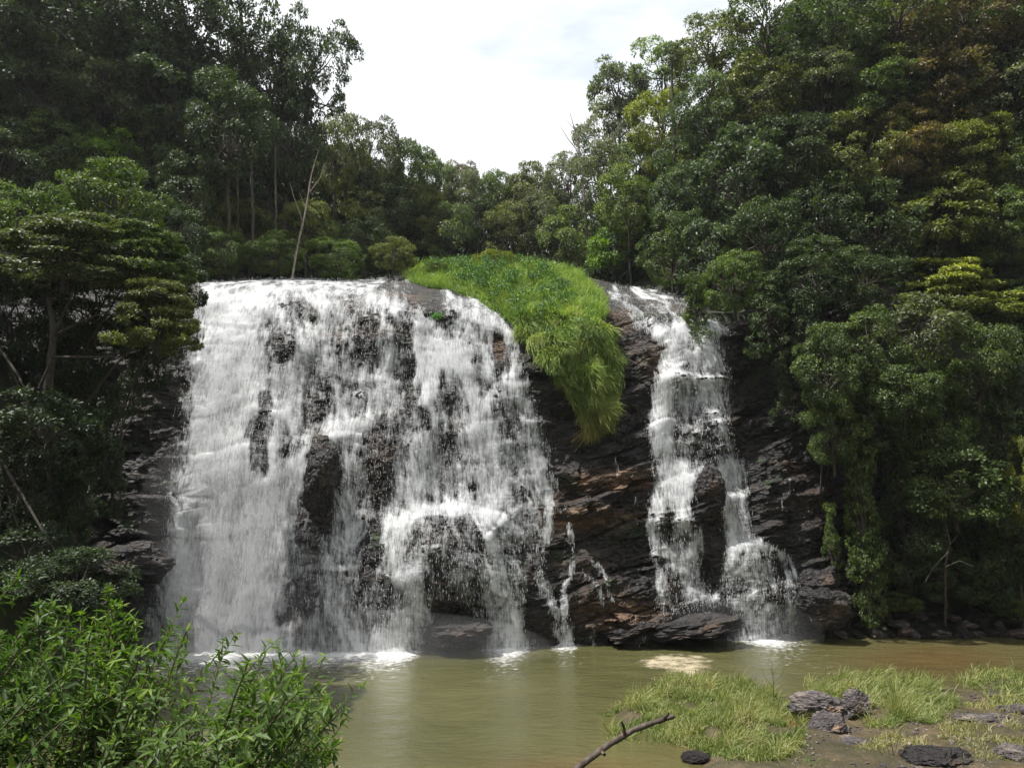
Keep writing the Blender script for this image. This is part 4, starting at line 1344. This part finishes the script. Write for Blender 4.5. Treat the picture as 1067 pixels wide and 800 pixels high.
P_TOP = [(425, 282), (480, 275), (550, 276), (602, 284), (630, 314), (632, 336), (545, 345), (520, 330), (498, 314), (470, 303), (445, 299), (425, 293)]
P_HANG = [(534, 330), (560, 326), (605, 330), (642, 350), (646, 385), (642, 425), (638, 452), (612, 456), (600, 432), (582, 402), (560, 376), (540, 352)]
KPX, KPY = pix(KX, KY, KZ)
wv = 6 * fbm(KX * 0.7, KZ * 0.7, KY * 0.3, 3, 95)
cellw = np.linalg.norm(np.cross(np.stack([np.gradient(KX, axis=1), np.gradient(KY, axis=1), np.gradient(KZ, axis=1)], -1),
                                np.stack([np.gradient(KX, axis=0), np.gradient(KY, axis=0), np.gradient(KZ, axis=0)], -1)), axis=-1)
for nm, poly, n, Lr, lab in (("grass", P_TOP, 60000, (0.25, 0.60), "bright green grass covering the mound on top of the falls"),
                             ("grass", P_HANG, 52000, (0.25, 0.80), "tall grass tongue hanging down the cliff, yellowing at its lower tip")):
    r = np.random.default_rng(n)
    m = in_poly(KPX + wv, KPY + wv * .6, poly)
    pr = (cellw * m).ravel(); pr /= pr.sum()
    idx = r.choice(pr.size, n, p=pr)
    P = np.stack([KX, KY, KZ], -1).reshape(-1, 3)[idx] + r.normal(size=(n, 3)) * np.array([0.04, 0.03, 0.02])
    hang = poly is P_HANG
    nbv = NB.reshape(-1, 3)[idx]
    tu = fbm(P[:, 0] * 1.3, P[:, 1] * 1.3, P[:, 2] * 1.3, 3, 97)
    L = r.uniform(*Lr, n) * (1 + 0.6 * tu)
    cl_ = np.stack([fbm(P[:, 0] * 1.7 + 9 * q, P[:, 1] * 1.7, P[:, 2] * 1.7, 2, 97 + q) for q in (0, 1, 2)], 1) * np.array([1.3, 0.8, 0.4])
    if hang:
        up = norm(np.array([0, 0, 0.9]) + nbv * 0.7 + r.normal(size=(n, 3)) * 0.38)
        dr_ = r.uniform(0.6, 1.4, n)
        _, qy_ = pix(P[:, 0], P[:, 1], P[:, 2])
        dryv = np.clip(sstep(380, 470, qy_) * 0.55 + 0.5 * tu + r.normal(size=n) * 0.22, 0, 1)
        lean = nbv * 0.4
    else:
        up = norm(np.array([0, 0, 1.0]) + r.normal(size=(n, 3)) * 0.25)
        dr_ = r.uniform(0.1, 0.7, n)
        dryv = np.clip(0.25 * tu + r.normal(size=n) * 0.10, 0, 1)
        lean = r.normal(size=(n, 3)) * 0.3
    V, Fc, rn, dv = blades(P, up, L, r.uniform(0.022, 0.05, n), np.clip(r.uniform(0, 0.8, n) + tu * .6, 0, 1), dryv, lean + cl_, dr_, r)
    tag(link(nm, np_mesh(nm, V, Fc, M_grass, False, {'rnd': rn, 'dry': dv})), lab, "grass", kind='stuff')

# broad leaved weeds mixed into the mound's grass
r = np.random.default_rng(15)
m = in_poly(KPX, KPY, [(430, 283), (560, 280), (612, 330), (640, 360), (630, 400), (560, 350), (500, 312)])
idx = r.choice(m.size, 260, p=(cellw * m).ravel() / (cellw * m).sum())
cc = np.stack([KX, KY, KZ], -1).reshape(-1, 3)[idx] + np.array([0, 0, 0.25]) + NB.reshape(-1, 3)[idx] * 0.3
keepw = fbm(cc[:, 0] * .8, cc[:, 1] * .8, cc[:, 2] * .8, 2, 18) > -0.05
cc = np.repeat(cc[keepw], 70, 0)
n = len(cc)
d = rand_unit(r, n); d[:, 2] = np.abs(d[:, 2])
V, Fc, rn = leaf_mesh_arrays(cc + d * np.array([.3, .3, .3]) * r.uniform(.6, 1.1, n)[:, None], norm(d * .5 + r.normal(size=(n, 3)) * .5), norm(d + np.array([0, 0, .6])), r.uniform(.07, .15, n), r.uniform(.035, .07, n), r.uniform(0, .9, n))
tag(link("weeds", np_mesh("weeds", V, Fc, M_weed, False, {'rnd': rn})), "darker broad leaved weeds growing through the mound's grass", "weeds", kind='stuff')

# small tuft on the brink of the left fall
r = np.random.default_rng(5)
c = np.array([float(v) for v in at(457, 332, 32.3)])
n = 700
P = c + r.normal(size=(n, 3)) * np.array([0.14, 0.1, 0.06])
V, Fc, rn, dv = blades(P, norm(np.array([0, -.3, 1.0]) + r.normal(size=(n, 3)) * .3), r.uniform(.15, .35, n), r.uniform(.012, .025, n), r.uniform(0, 1, n), np.zeros(n), r.normal(size=(n, 3)) * .3, r.uniform(.2, .8, n), r)
tag(link("grass_tuft", np_mesh("grass_tuft", V, Fc, M_herb, False, {'rnd': rn, 'dry': dv})), "small bright green tuft alone on the brink of the left fall", "grass tuft")

# ------------------------------------------------------------------ shoal in the near pool
sx_ = np.linspace(-2, 24, 420); sy_ = np.linspace(10.5, 26.5, 300)
AX, AY = np.meshgrid(sx_, sy_)
def shoal(X, Y):
    x, y = pix(X, Y, 0 * X)
    m = (blob(x, y, 725, 745, 75, 28, 3) + blob(x, y, 790, 785, 70, 26, 3) + blob(x, y, 930, 735, 80, 26, 3) + blob(x, y, 1060, 715, 62, 16, 3)
         + 1.1 * blob(x, y, 960, 800, 170, 44, 4) + blob(x, y, 1050, 770, 90, 40, 3) + 1.5 * blob(x, y, 900, 870, 260, 60, 4) + 0.8 * blob(x, y, 660, 748, 24, 14) + 0.8 * blob(x, y, 720, 715, 30, 10))
    return -0.30 + 0.42 * np.clip(m, 0, 1.2) + 0.05 * fbm(X * 1.2, Y * 1.2, 0, 4, 101)
me = np_mesh("ground", np.stack([AX, AY, shoal(AX, AY)], -1).reshape(-1, 3), grid_faces(300, 420), M_mud, True)
tag(link("riverbank_ground", me), kind='structure')

PATCH = [
    ([(622, 742), (660, 730), (690, 702), (760, 706), (800, 712), (826, 735), (845, 765), (820, 800), (755, 800), (720, 775), (640, 772)], 30000, "green grass clump on the shoal left of the three boulders", 1),
    ([(835, 712), (880, 700), (940, 696), (985, 722), (1000, 742), (965, 766), (905, 762), (896, 730), (850, 722)], 22000, "wind combed grass clump on the shoal behind the boulders", 2),
    ([(992, 705), (1020, 692), (1080, 700), (1090, 735), (1030, 735), (1000, 722)], 9000, "grass clump on the shoal at the right edge", 3),
    ([(1000, 735), (1067, 735), (1080, 800), (940, 800), (880, 790), (930, 765), (1000, 760)], 10000, "sparse brownish grass on the muddy near bank", 4),
]
for poly, n, lab, sd in PATCH:
    r = np.random.default_rng(sd + 200)
    xs = r.uniform(600, 1095, n * 12); ys = r.uniform(690, 812, n * 12)
    gx_, gy_ = ground_at(xs, ys, 0.05)
    # even spread over the ground rather than over the picture
    wgt = r.random(n * 12) < (gy_ / 26) ** 3
    m = in_poly(xs + 7 * fbm(gx_ * .8, gy_ * .8, 0, 3, 7), ys + 4 * fbm(gx_, gy_, 0, 3, 8), poly) & wgt & (fbm(gx_ * 0.9, gy_ * 0.9, 0, 3, 33) > (-0.18 if sd < 4 else 0.05))
    gx_, gy_ = gx_[m][:n], gy_[m][:n]
    k = len(gx_)
    P = np.stack([gx_, gy_, np.maximum(shoal(gx_, gy_), -0.08) - 0.03], 1)
    tu = fbm(P[:, 0] * 1.1, P[:, 1] * 1.1, 0, 3, 55)
    L = r.uniform(0.22, 0.68, k) * (1 + 0.8 * tu) * (1.0 if sd < 4 else 0.6)
    lean = norm(np.array([0.5 if sd == 2 else 0.15, -0.15, 0])[None] + np.stack([fbm(P[:, 0] * 1.5, P[:, 1] * 1.5, q, 2, 57) for q in (0, 4, 8)], 1) * 1.2 + r.normal(size=(k, 3)) * 0.5) * (0.8 if sd == 2 else 0.55)
    V, Fc, rn, dv = blades(P, norm(np.array([0.1, 0, 1.0]) + r.normal(size=(k, 3)) * .25), L, r.uniform(0.012, 0.028, k), np.clip(r.uniform(0, .8, k) + tu * .5, 0, 1),
                           np.clip((0.2 if sd < 4 else 0.6) + tu * .5 + r.normal(size=k) * .2, 0, 1), lean, r.uniform(.4, 1.1, k), r)
    tag(link("grass", np_mesh("grass", V, Fc, M_sedge, False, {'rnd': rn, 'dry': dv})), lab, "grass", kind='stuff')

for x, y, w, n, lab in ((838, 800, 0.42, 2600, "vivid green herb tuft at the bottom edge, left of the dark boulder"), (1063, 762, 0.2, 900, "small vivid green herb tuft at the right edge of the near bank")):
    r = np.random.default_rng(int(x))
    gx_, gy_ = ground_at(x, y, 0.1)
    P = np.stack([gx_ + r.normal(size=n) * w, gy_ + r.normal(size=n) * w * 0.5, np.full(n, 0.06)], 1)
    V, Fc, rn, dv = blades(P, norm(np.array([0, 0, 1.0]) + r.normal(size=(n, 3)) * .45), r.uniform(.08, .24, n), r.uniform(.015, .03, n), r.uniform(0, 1, n), np.zeros(n), r.normal(size=(n, 3)) * .3, r.uniform(.1, .6, n), r)
    tag(link("herb_tuft", np_mesh("herb_tuft", V, Fc, M_herb, False, {'rnd': rn, 'dry': dv})), lab, "herb", "herb tufts on the near bank")


# ------------------------------------------------------------------ rocks
def rock_mesh(seed, sub=5, flat=0.6, ang=0.35, mat=None, strata=0.0):
    import bmesh
    bm = bmesh.new()
    bmesh.ops.create_icosphere(bm, subdivisions=sub + 1, radius=1)
    V = np.array([v.co[:] for v in bm.verts])
    r = np.random.default_rng(seed)
    # cut the ball with random planes for broken faces
    for k in range(11):
        d = norm(r.normal(size=3)); o = r.uniform(0.5, 0.85)
        s = V @ d
        V = V - np.where(s > o, (s - o) * 0.9, 0)[:, None] * d
    nrm = norm(V)
    V = V + nrm * (ang * 0.55 * fbm(V[:, 0] * 1.3, V[:, 1] * 1.3, V[:, 2] * 1.3 + seed, 6, seed, 0.6))[:, None]
    if strata:
        w = (V[:, 2] + 0.2 * V[:, 0]) * 5 + 0.6 * fbm(V[:, 0], V[:, 1], V[:, 2], 2, seed)
        V[:, :2] *= (1 + strata * (w - np.floor(w) - 0.5))[:, None]
    V[:, 2] *= flat
    for v, c_ in zip(bm.verts, V): v.co = c_
    me = bpy.data.meshes.new("boulder")
    bm.to_mesh(me); bm.free()
    for p in me.polygons: p.use_smooth = True
    me.materials.append(mat)
    return me


def boulder(x, y, D, rx, rz, seed, mat, label, group, name='boulder', depth=None, tilt=0.0, strata=0.0, rot=0.0):
    """boulder centred at photo (x, y), rx by rz pixels half size"""
    if D is None:
        D = ground_at(x, y + rz * 0.7, 0.02)[1]
    X, Y, Z = [float(v) for v in at(x, y, D)]
    o = link(name, rock_mesh(seed, 5, 1.0, 0.4, mat, strata), None, (X, Y, Z))
    s = D / F / 0.8
    o.scale = (rx * s, (depth or rx * 0.8) * s, rz * s)
    o.rotation_euler = (0, tilt, rot)
    tag(o, label, 'boulder' if name == 'boulder' else 'stone', group)
    return o


g_f = "boulders at the foot of the falls"
boulder(472, 660, 28.6, 34, 12, 1, M_boulder, "long dark boulder awash in front of the left fall's middle", g_f, tilt=R(-6), strata=0.05)
boulder(336, 500, 28.9, 15, 36, 2, M_boulder, "upright dark boulder standing out of the left fall", g_f, depth=12)
boulder(722, 651, 30.0, 40, 9, 3, M_boulder, "flat brown slab in front of the right fall's left stream", g_f, tilt=R(-10), strata=0.06)
boulder(655, 656, 29.9, 34, 7, 4, M_boulder, "low jagged slab at the waterline left of the flat brown slab", g_f, tilt=R(-12), strata=0.08)
boulder(856, 637, 30.3, 26, 20, 5, M_boulder, "big dark boulder right of the right fall, with a thin trickle beside it", g_f, strata=0.05)
boulder(850, 607, 31.0, 24, 15, 6, M_boulder, "tilted dark boulder on top of the big one by the right fall", g_f, tilt=R(-20))
boulder(736, 512, 31.1, 14, 24, 7, M_boulder, "dark rounded rock that splits the right fall in two", g_f, depth=12)
boulder(130, 588, 27.0, 36, 18, 9, M_boulder, "shaded boulder at the foot of the left rock wall", g_f)

g_s = "boulders on the near shoal"
boulder(852, 737, None, 26, 12, 20, M_dryrock, "long brown grey boulder, leftmost of three on the near shoal", g_s, tilt=R(6))
boulder(890, 739, None, 15, 14, 21, M_dryrock, "upright pointed grey boulder right of the long brown one", g_s, tilt=R(-25))
boulder(864, 757, None, 16, 11, 22, M_dryrock, "pale topped rounded boulder in front of the long brown one", g_s)
boulder(1032, 752, None, 26, 7, 23, M_dryrock, "long flat grey stone slab on the near bank by the right edge", g_s, tilt=R(3))
boulder(1060, 742, None, 16, 7, 27, M_dryrock, "small flat stone behind the long grey slab", g_s)
boulder(975, 790, None, 28, 13, 24, M_boulder, "dark rounded boulder at the bottom edge of the near bank", g_s)
boulder(1062, 788, None, 18, 10, 25, M_dryrock, "pale lichen covered stone in the bottom right corner", g_s)
boulder(728, 788, None, 13, 4, 26, M_boulder, "small dark stone just breaking the water below the left grass clump", g_s)
boulder(885, 775, None, 20, 5, 28, M_dryrock, "low flat mud coloured stone under the pale topped boulder", g_s)
boulder(945, 748, None, 14, 6, 29, M_dryrock, "small grey stone sunk in the combed grass", g_s)

r = np.random.default_rng(31)
n = 2600
xs = r.uniform(760, 1100, n * 4); ys = r.uniform(715, 815, n * 4)
gx_, gy_ = ground_at(xs, ys, 0.05)
zz = shoal(gx_, gy_)
k_ = (zz > -0.02) & (fbm(gx_ * .7, gy_ * .7, 0, 3, 61) > -0.1) & (r.random(n * 4) < (gy_ / 24) ** 3)
gx_, gy_, zz = gx_[k_][:n], gy_[k_][:n], zz[k_][:n]
n = len(gx_)
q = norm(np.array([[1, 0, 0], [.5, .87, .1], [-.5, .87, 0], [-1, 0, .1], [-.5, -.87, 0], [.5, -.87, .1], [0.1, 0, .8], [0, 0, -.8]]))
sz_ = (0.012 + 0.06 * r.random(n) ** 4)[:, None, None]
V = np.stack([gx_, gy_, zz], 1)[:, None, :] + (q[None] + r.normal(size=(n, 8, 3)) * .2) * sz_ * np.array([1, 1, .6])
fo = np.array([[i_, (i_ + 1) % 6, 6] for i_ in range(6)] + [[(i_ + 1) % 6, i_, 7] for i_ in range(6)])
tag(link("gravel", np_mesh("gravel", V.reshape(-1, 3), (np.arange(n)[:, None, None] * 8 + fo[None]).reshape(-1, 3), M_dryrock)), "loose pebbles scattered over the muddy near bank", "gravel", kind='stuff')

r = np.random.default_rng(77)
hues = ["grey", "dark", "brown", "pale", "flat", "rounded", "angular"]
for k in range(34):
    x = 874 + k * 6.0 + r.uniform(-3, 3)
    row = k % 3
    D = 31.2 + 0.55 * row + r.uniform(-.15, .15)
    w = r.uniform(4, 12) * (1.2 if k % 5 == 0 else 0.9)
    h_ = w * r.uniform(0.35, 0.6)
    y = float(pix(0, D, 0.1 + 0.25 * row)[1]) - h_ * 0.2
    boulder(x, y, D, w, h_, 300 + k % 7, M_dryrock if k % 2 == 0 else M_boulder,
            "wet stone in the strip of rubble along the far shore", "stones along the far shore", name='stone', rot=r.uniform(0, 6), tilt=r.uniform(-.4, .4))

# ------------------------------------------------------------------ moist air
import bmesh
bm = bmesh.new()
bmesh.ops.create_cube(bm, size=1)
hm = bpy.data.meshes.new("haze"); bm.to_mesh(hm); bm.free()
t = NT("moist_air")
pv = t.n('ShaderNodeVolumePrincipled', Density=HAZE, Color=(0.93, 0.96, 1.0, 1), Anisotropy=0.3)
t.l(pv.outputs[0], t.out.inputs['Volume'])
hm.materials.append(t.m)
ho = link("haze", hm, None, (0, 250, 33.5))
ho.scale = (810, 912, 73)
tag(ho, "thin pale moist air filling the valley", "haze", kind='stuff')

for (x, y, D, rx, ry, rz, dn) in ((235, 650, 27.4, 4.4, 1.8, 3.4, 0.055), (380, 676, 27.6, 6.5, 1.6, 1.3, 0.07), (770, 660, 29.8, 3.2, 1.3, 1.3, 0.045), (225, 560, 28.2, 3.0, 1.4, 4.4, 0.045)):
    bm = bmesh.new()
    bmesh.ops.create_icosphere(bm, subdivisions=4, radius=1)
    hm = bpy.data.meshes.new("mist"); bm.to_mesh(hm); bm.free()
    t = NT("spray_mist")
    pv = t.n('ShaderNodeVolumePrincipled', Density=dn, Color=(0.97, 0.98, 1.0, 1), Anisotropy=0.2)
    t.l(pv.outputs[0], t.out.inputs['Volume'])
    hm.materials.append(t.m)
    mo = link("mist", hm, None, [float(v) for v in at(x, y, D)])
    mo.scale = (rx, ry, rz)
    tag(mo, "fine white spray drifting at the foot of the falls", "mist", kind='stuff')

# ------------------------------------------------------------------ bare wood
def bare_wood(name, pts_px, radii, twigs, label, cat, mat, sides=9, group=None):
    pts = np.array([[float(v) for v in at(*p)] for p in pts_px])
    t = np.linspace(0, 1, len(pts)); tf = np.linspace(0, 1, 26)
    P = np.stack([np.interp(tf, t, pts[:, i]) for i in range(3)], 1)
    P[1:-1] = (P[:-2] + P[1:-1] * 2 + P[2:]) / 4
    rad = np.interp(tf, t, radii) * (1 + 0.14 * np.sin(tf * 40) * hash2(np.arange(26)))
    base = P[0].copy()
    root = empty(name, base, label, cat, group)
    Vm, Fm = tube_arrays([(P - base, rad)], sides)
    link("trunk" if cat != "branch" else "stem", np_mesh("stem", Vm, Fm, mat, True), root)
    rr_ = np.random.default_rng(len(label))
    for tw in twigs:
        q = np.array([[float(v) for v in at(*p)] for p in tw[0]])
        tq = np.linspace(0, 1, len(q)); tg = np.linspace(0, 1, 9)
        Q = np.stack([np.interp(tg, tq, q[:, i]) for i in range(3)], 1)
        V_, F_ = tube_arrays([(Q - base, np.linspace(tw[1], tw[2], 9))], 6)
        link("twig", np_mesh("twig", V_, F_, mat, True), root)
    return root


bare_wood("dead_branch", [(560, 850, 7.6), (600, 801, 7.7), (630, 778, 7.8), (660, 760, 7.9), (688, 750, 8.0), (702, 746, 8.05)], [0.038, 0.034, 0.031, 0.028, 0.026, 0.021],
          [([(651, 765, 7.85), (650, 757, 7.83), (648, 752, 7.8)], 0.02, 0.009), ([(692, 748, 8.0), (697, 743, 7.95)], 0.02, 0.012), ([(626, 782, 7.8), (630, 786, 7.7)], 0.025, 0.015)],
          "dead grey brown branch poking up over the water at the bottom edge", "branch", bark_material("dead_wood", (0.025, 0.018, 0.014), (0.12, 0.09, 0.07)))
bare_wood("bare_sapling", [(304, 293, 36.5), (309, 262, 36.6), (319, 218, 36.8), (324, 184, 37), (332, 156, 37)], [0.055, 0.05, 0.042, 0.03, 0.012],
          [([(316, 232, 36.7), (306, 205, 36.5), (302, 190, 36.5)], 0.035, 0.01), ([(323, 200, 36.9), (334, 185, 37.0), (338, 170, 37)], 0.03, 0.01), ([(319, 218, 36.8), (312, 200, 36.8)], 0.02, 0.008)],
          "slim bare leaning sapling with pale bark above the left fall's brim", "tree", M_pale)
for k, (x, w) in enumerate(((228, .06), (236, .05), (262, .085), (286, .06), (246, .045))):
    bare_wood("slender_tree", [(x, 294, 38.5), (x + 2, 225, 38.6), (x - 2 + k, 190, 38.8), (x + 1, 150, 39)], [w, w * .9, w * .8, w * .6], [],
              ["slim pale trunk rising behind the left fall, at the left of the trunk row", "thin pale trunk, second of the row behind the left fall", "thickest bare trunk of the row behind the left fall",
               "bare trunk of the row behind the left fall nearest the leaning sapling", "thinnest trunk in the middle of the row behind the left fall"][k], "tree", M_bark, group="bare trunks behind the left fall")
bare_wood("dead_tree", [(618, 325, 52), (606, 170, 52), (600, 140, 52), (594, 118, 52)], [0.09, 0.07, 0.045, 0.015],
          [([(604, 160, 52), (592, 145, 52), (584, 132, 52)], .04, .012), ([(601, 146, 52), (610, 132, 52), (612, 118, 52)], .035, .012), ([(606, 172, 52), (594, 166, 52), (582, 160, 52)], .035, .012), ([(598, 134, 52), (588, 124, 52)], .02, .01)],
          "leafless grey dead tree against the sky at the right of the gap", "tree", M_pale)
bare_wood("forked_bough", [(36, 508, 21.5), (50, 410, 21.3), (56, 345, 21.0), (50, 310, 21)], [0.14, 0.12, 0.09, 0.05],
          [([(54, 372, 21.1), (90, 372, 20.6), (122, 372, 20.2), (146, 365, 20.0)], .035, .012), ([(56, 350, 21), (85, 335, 20.6), (118, 322, 20.2)], .05, .015), ([(42, 402, 21), (54, 375, 20.7)], .05, .03), ([(56, 350, 21), (70, 318, 20.7), (78, 300, 20.5)], .04, .015)],
          "forked trunk with pale bare boughs in the shade at the left", "tree", M_bark)
bare_wood("bare_twigs", [(985, 652, 31.3), (985, 590, 30.4), (990, 565, 30), (985, 545, 30)], [0.05, 0.045, 0.035, 0.02],
          [([(986, 590, 30.1), (1000, 584, 29.8), (1014, 590, 29.6)], .02, .01), ([(988, 575, 30), (972, 592, 29.7), (964, 606, 29.6)], .022, .01), ([(989, 568, 30), (1000, 555, 29.8)], .02, .01)],
          "pale leafless twigs under the airy tree on the right bank", "tree", M_bark)
xx, yy = 806, 712
D_ = ground_at(806, 728, 0.05)[1]
bare_wood("bare_seedling", [(806, 728, D_), (806, 710, D_), (804, 690, D_)], [0.012, 0.009, 0.004],
          [([(806, 716, D_), (796, 704, D_), (793, 694, D_)], .006, .003), ([(806, 712, D_), (816, 700, D_), (819, 692, D_)], .006, .003), ([(805, 704, D_), (811, 692, D_)], .005, .003), ([(806, 720, D_), (818, 712, D_)], .006, .003), ([(805, 702, D_), (799, 690, D_)], .005, .003)],
          "leafless seedling standing in the shoal grass left of the boulders", "plant", M_bark)
D_ = ground_at(932, 795, 0.05)[1]
bare_wood("dry_stalks", [(932, 800, D_), (930, 780, D_), (926, 762, D_)], [0.012, 0.01, 0.005],
          [([(932, 798, D_), (942, 780, D_), (948, 768, D_)], .01, .004), ([(932, 800, D_), (918, 784, D_), (912, 772, D_)], .01, .004), ([(931, 790, D_), (936, 770, D_), (938, 758, D_)], .008, .004), ([(931, 795, D_), (922, 772, D_)], .008, .004)],
          "clump of dry brown stalks on the near bank left of the dark boulder", "plant", M_stem)


# ------------------------------------------------------------------ near shrubs with lance-shaped leaves
def lance_shrub(bx, by, targets, label, seed, leaf=0.108):
    """stems spring from the bank at (bx, by) and reach for the photo targets (x, y, D)"""
    r = np.random.default_rng(seed)
    base = np.array([bx, by, float(G(bx, by)) - 0.05])
    root = empty("shrub", base, label, "shrub", "leafy shrubs on the near bank")
    paths = []; LP, LA, LN, LL, LR = [], [], [], [], []
    for (x, y, D) in targets:
        tip = np.array([float(v) for v in at(x, y, D)]) - base
        s0 = r.normal(size=3) * np.array([0.25, 0.25, 0])
        n = 16
        t = np.linspace(0, 1, n)[:, None]
        ctrl = np.array([tip[0] * 0.35, tip[1] * 0.35, tip[2] * 0.75])
        P = (1 - t) ** 2 * s0 + 2 * t * (1 - t) * ctrl + t * t * tip
        P = P + np.cumsum(r.normal(size=(n, 3)), 0) * 0.012 * t
        paths.append((P, 0.011 * (1 - 0.75 * t[:, 0]) + 0.002))
        # side shoots
        ends = [(P, 0.45)]
        for q in range(r.integers(4, 7)):
            i = r.integers(int(n * .35), n - 1)
            d = norm(norm(P[i] - P[i - 1]) * 0.7 + r.normal(size=3) * 0.6 + np.array([0, 0, .25]))
            Ls = r.uniform(0.15, 0.42)
            tq = np.linspace(0, 1, 7)[:, None]
            Q = P[i] + d * Ls * tq + np.array([0, 0, -0.05]) * tq ** 2
            paths.append((Q, 0.005 * (1 - 0.7 * tq[:, 0])))
            ends.append((Q, 0.0))
        for Q, start in ends:
            m = len(Q)
            seg = np.linalg.norm(np.diff(Q, axis=0), axis=1).sum() * (1 - start)
            cnt = max(5, int(seg / 0.026))
            for j in range(cnt):
                u = start + (1 - start) * (j + 0.5) / cnt
                fidx = u * (m - 1); i0 = min(int(fidx), m - 2)
                p = Q[i0] + (Q[i0 + 1] - Q[i0]) * (fidx - i0)
                ax = norm(Q[i0 + 1] - Q[i0])
                ang = j * 2.4 + r.uniform(-.3, .3)
                sd = norm(np.cross(ax, np.array([0.3, 0.2, 1.0]))); sd2 = np.cross(ax, sd)
                out = sd * math.cos(ang) + sd2 * math.sin(ang)
                LP.append(p); LA.append(norm(ax * 0.45 + out + np.array([0, 0, .12]))); LN.append(norm(ax * 0.6 + np.array([0, 0, 1.0]) + r.normal(size=3) * .25))
                LL.append(leaf * r.uniform(.55, 1.15) * (0.75 if j > cnt - 4 else 1)); LR.append(r.uniform(0, .75) + (0.22 if j > cnt - 5 else 0))
            # rosette at the tip
            for j in range(6):
                out = norm(r.normal(size=3) + np.array([0, 0, .5]))
                LP.append(Q[-1]); LA.append(out); LN.append(norm(np.array([0, 0, 1.0]) + r.normal(size=3) * .3)); LL.append(leaf * r.uniform(.4, .8)); LR.append(r.uniform(.6, 1))
    LP, LA, LN, LL, LR = map(np.array, (LP, LA, LN, LL, LR))
    V, Fc, rn = leaf_mesh_arrays(LP, LA, LN, LL, LL * 0.26, LR, True, 0.22)
    link("stems", np_mesh("stems", *tube_arrays(paths, 5), M_stem, True), root)
    link("foliage", np_mesh("foliage", V, Fc, M_shrub, False, {'rnd': rn}), root)
    return len(LP)


r = np.random.default_rng(99)
def top_edge(x):
    return np.interp(x, [-60, 0, 60, 130, 180, 240, 290, 330, 345, 380], [595, 598, 600, 610, 628, 645, 662, 690, 720, 790])
tg = {0: [], 1: [], 2: []}
for k in range(150):
    x = r.uniform(-60, 352)
    yt = float(top_edge(x)) + 8
    y = yt + abs(r.normal()) * 70 + (r.uniform(0, 120) if k % 2 else 0)
    if x > 300: y = yt + r.uniform(0, 60)
    D = r.uniform(5.0, 7.0) - (y - 620) * 0.006
    i = 0 if x < 90 else (1 if x < 230 else 2)
    tg[i].append((x, min(y, 815), max(D, 3.8)))
lance_shrub(-3.6, 4.6, tg[0], "dense leafy shrub filling the bottom left corner", 1)
lance_shrub(-2.7, 4.8, tg[1], "leafy green shrub with narrow leaves in the middle of the near bank growth", 2)
lance_shrub(-2.0, 5.0, tg[2], "open branched leafy shrub reaching out over the pool with its narrow leaves", 3)
print("OBJECTS", len(bpy.data.objects))
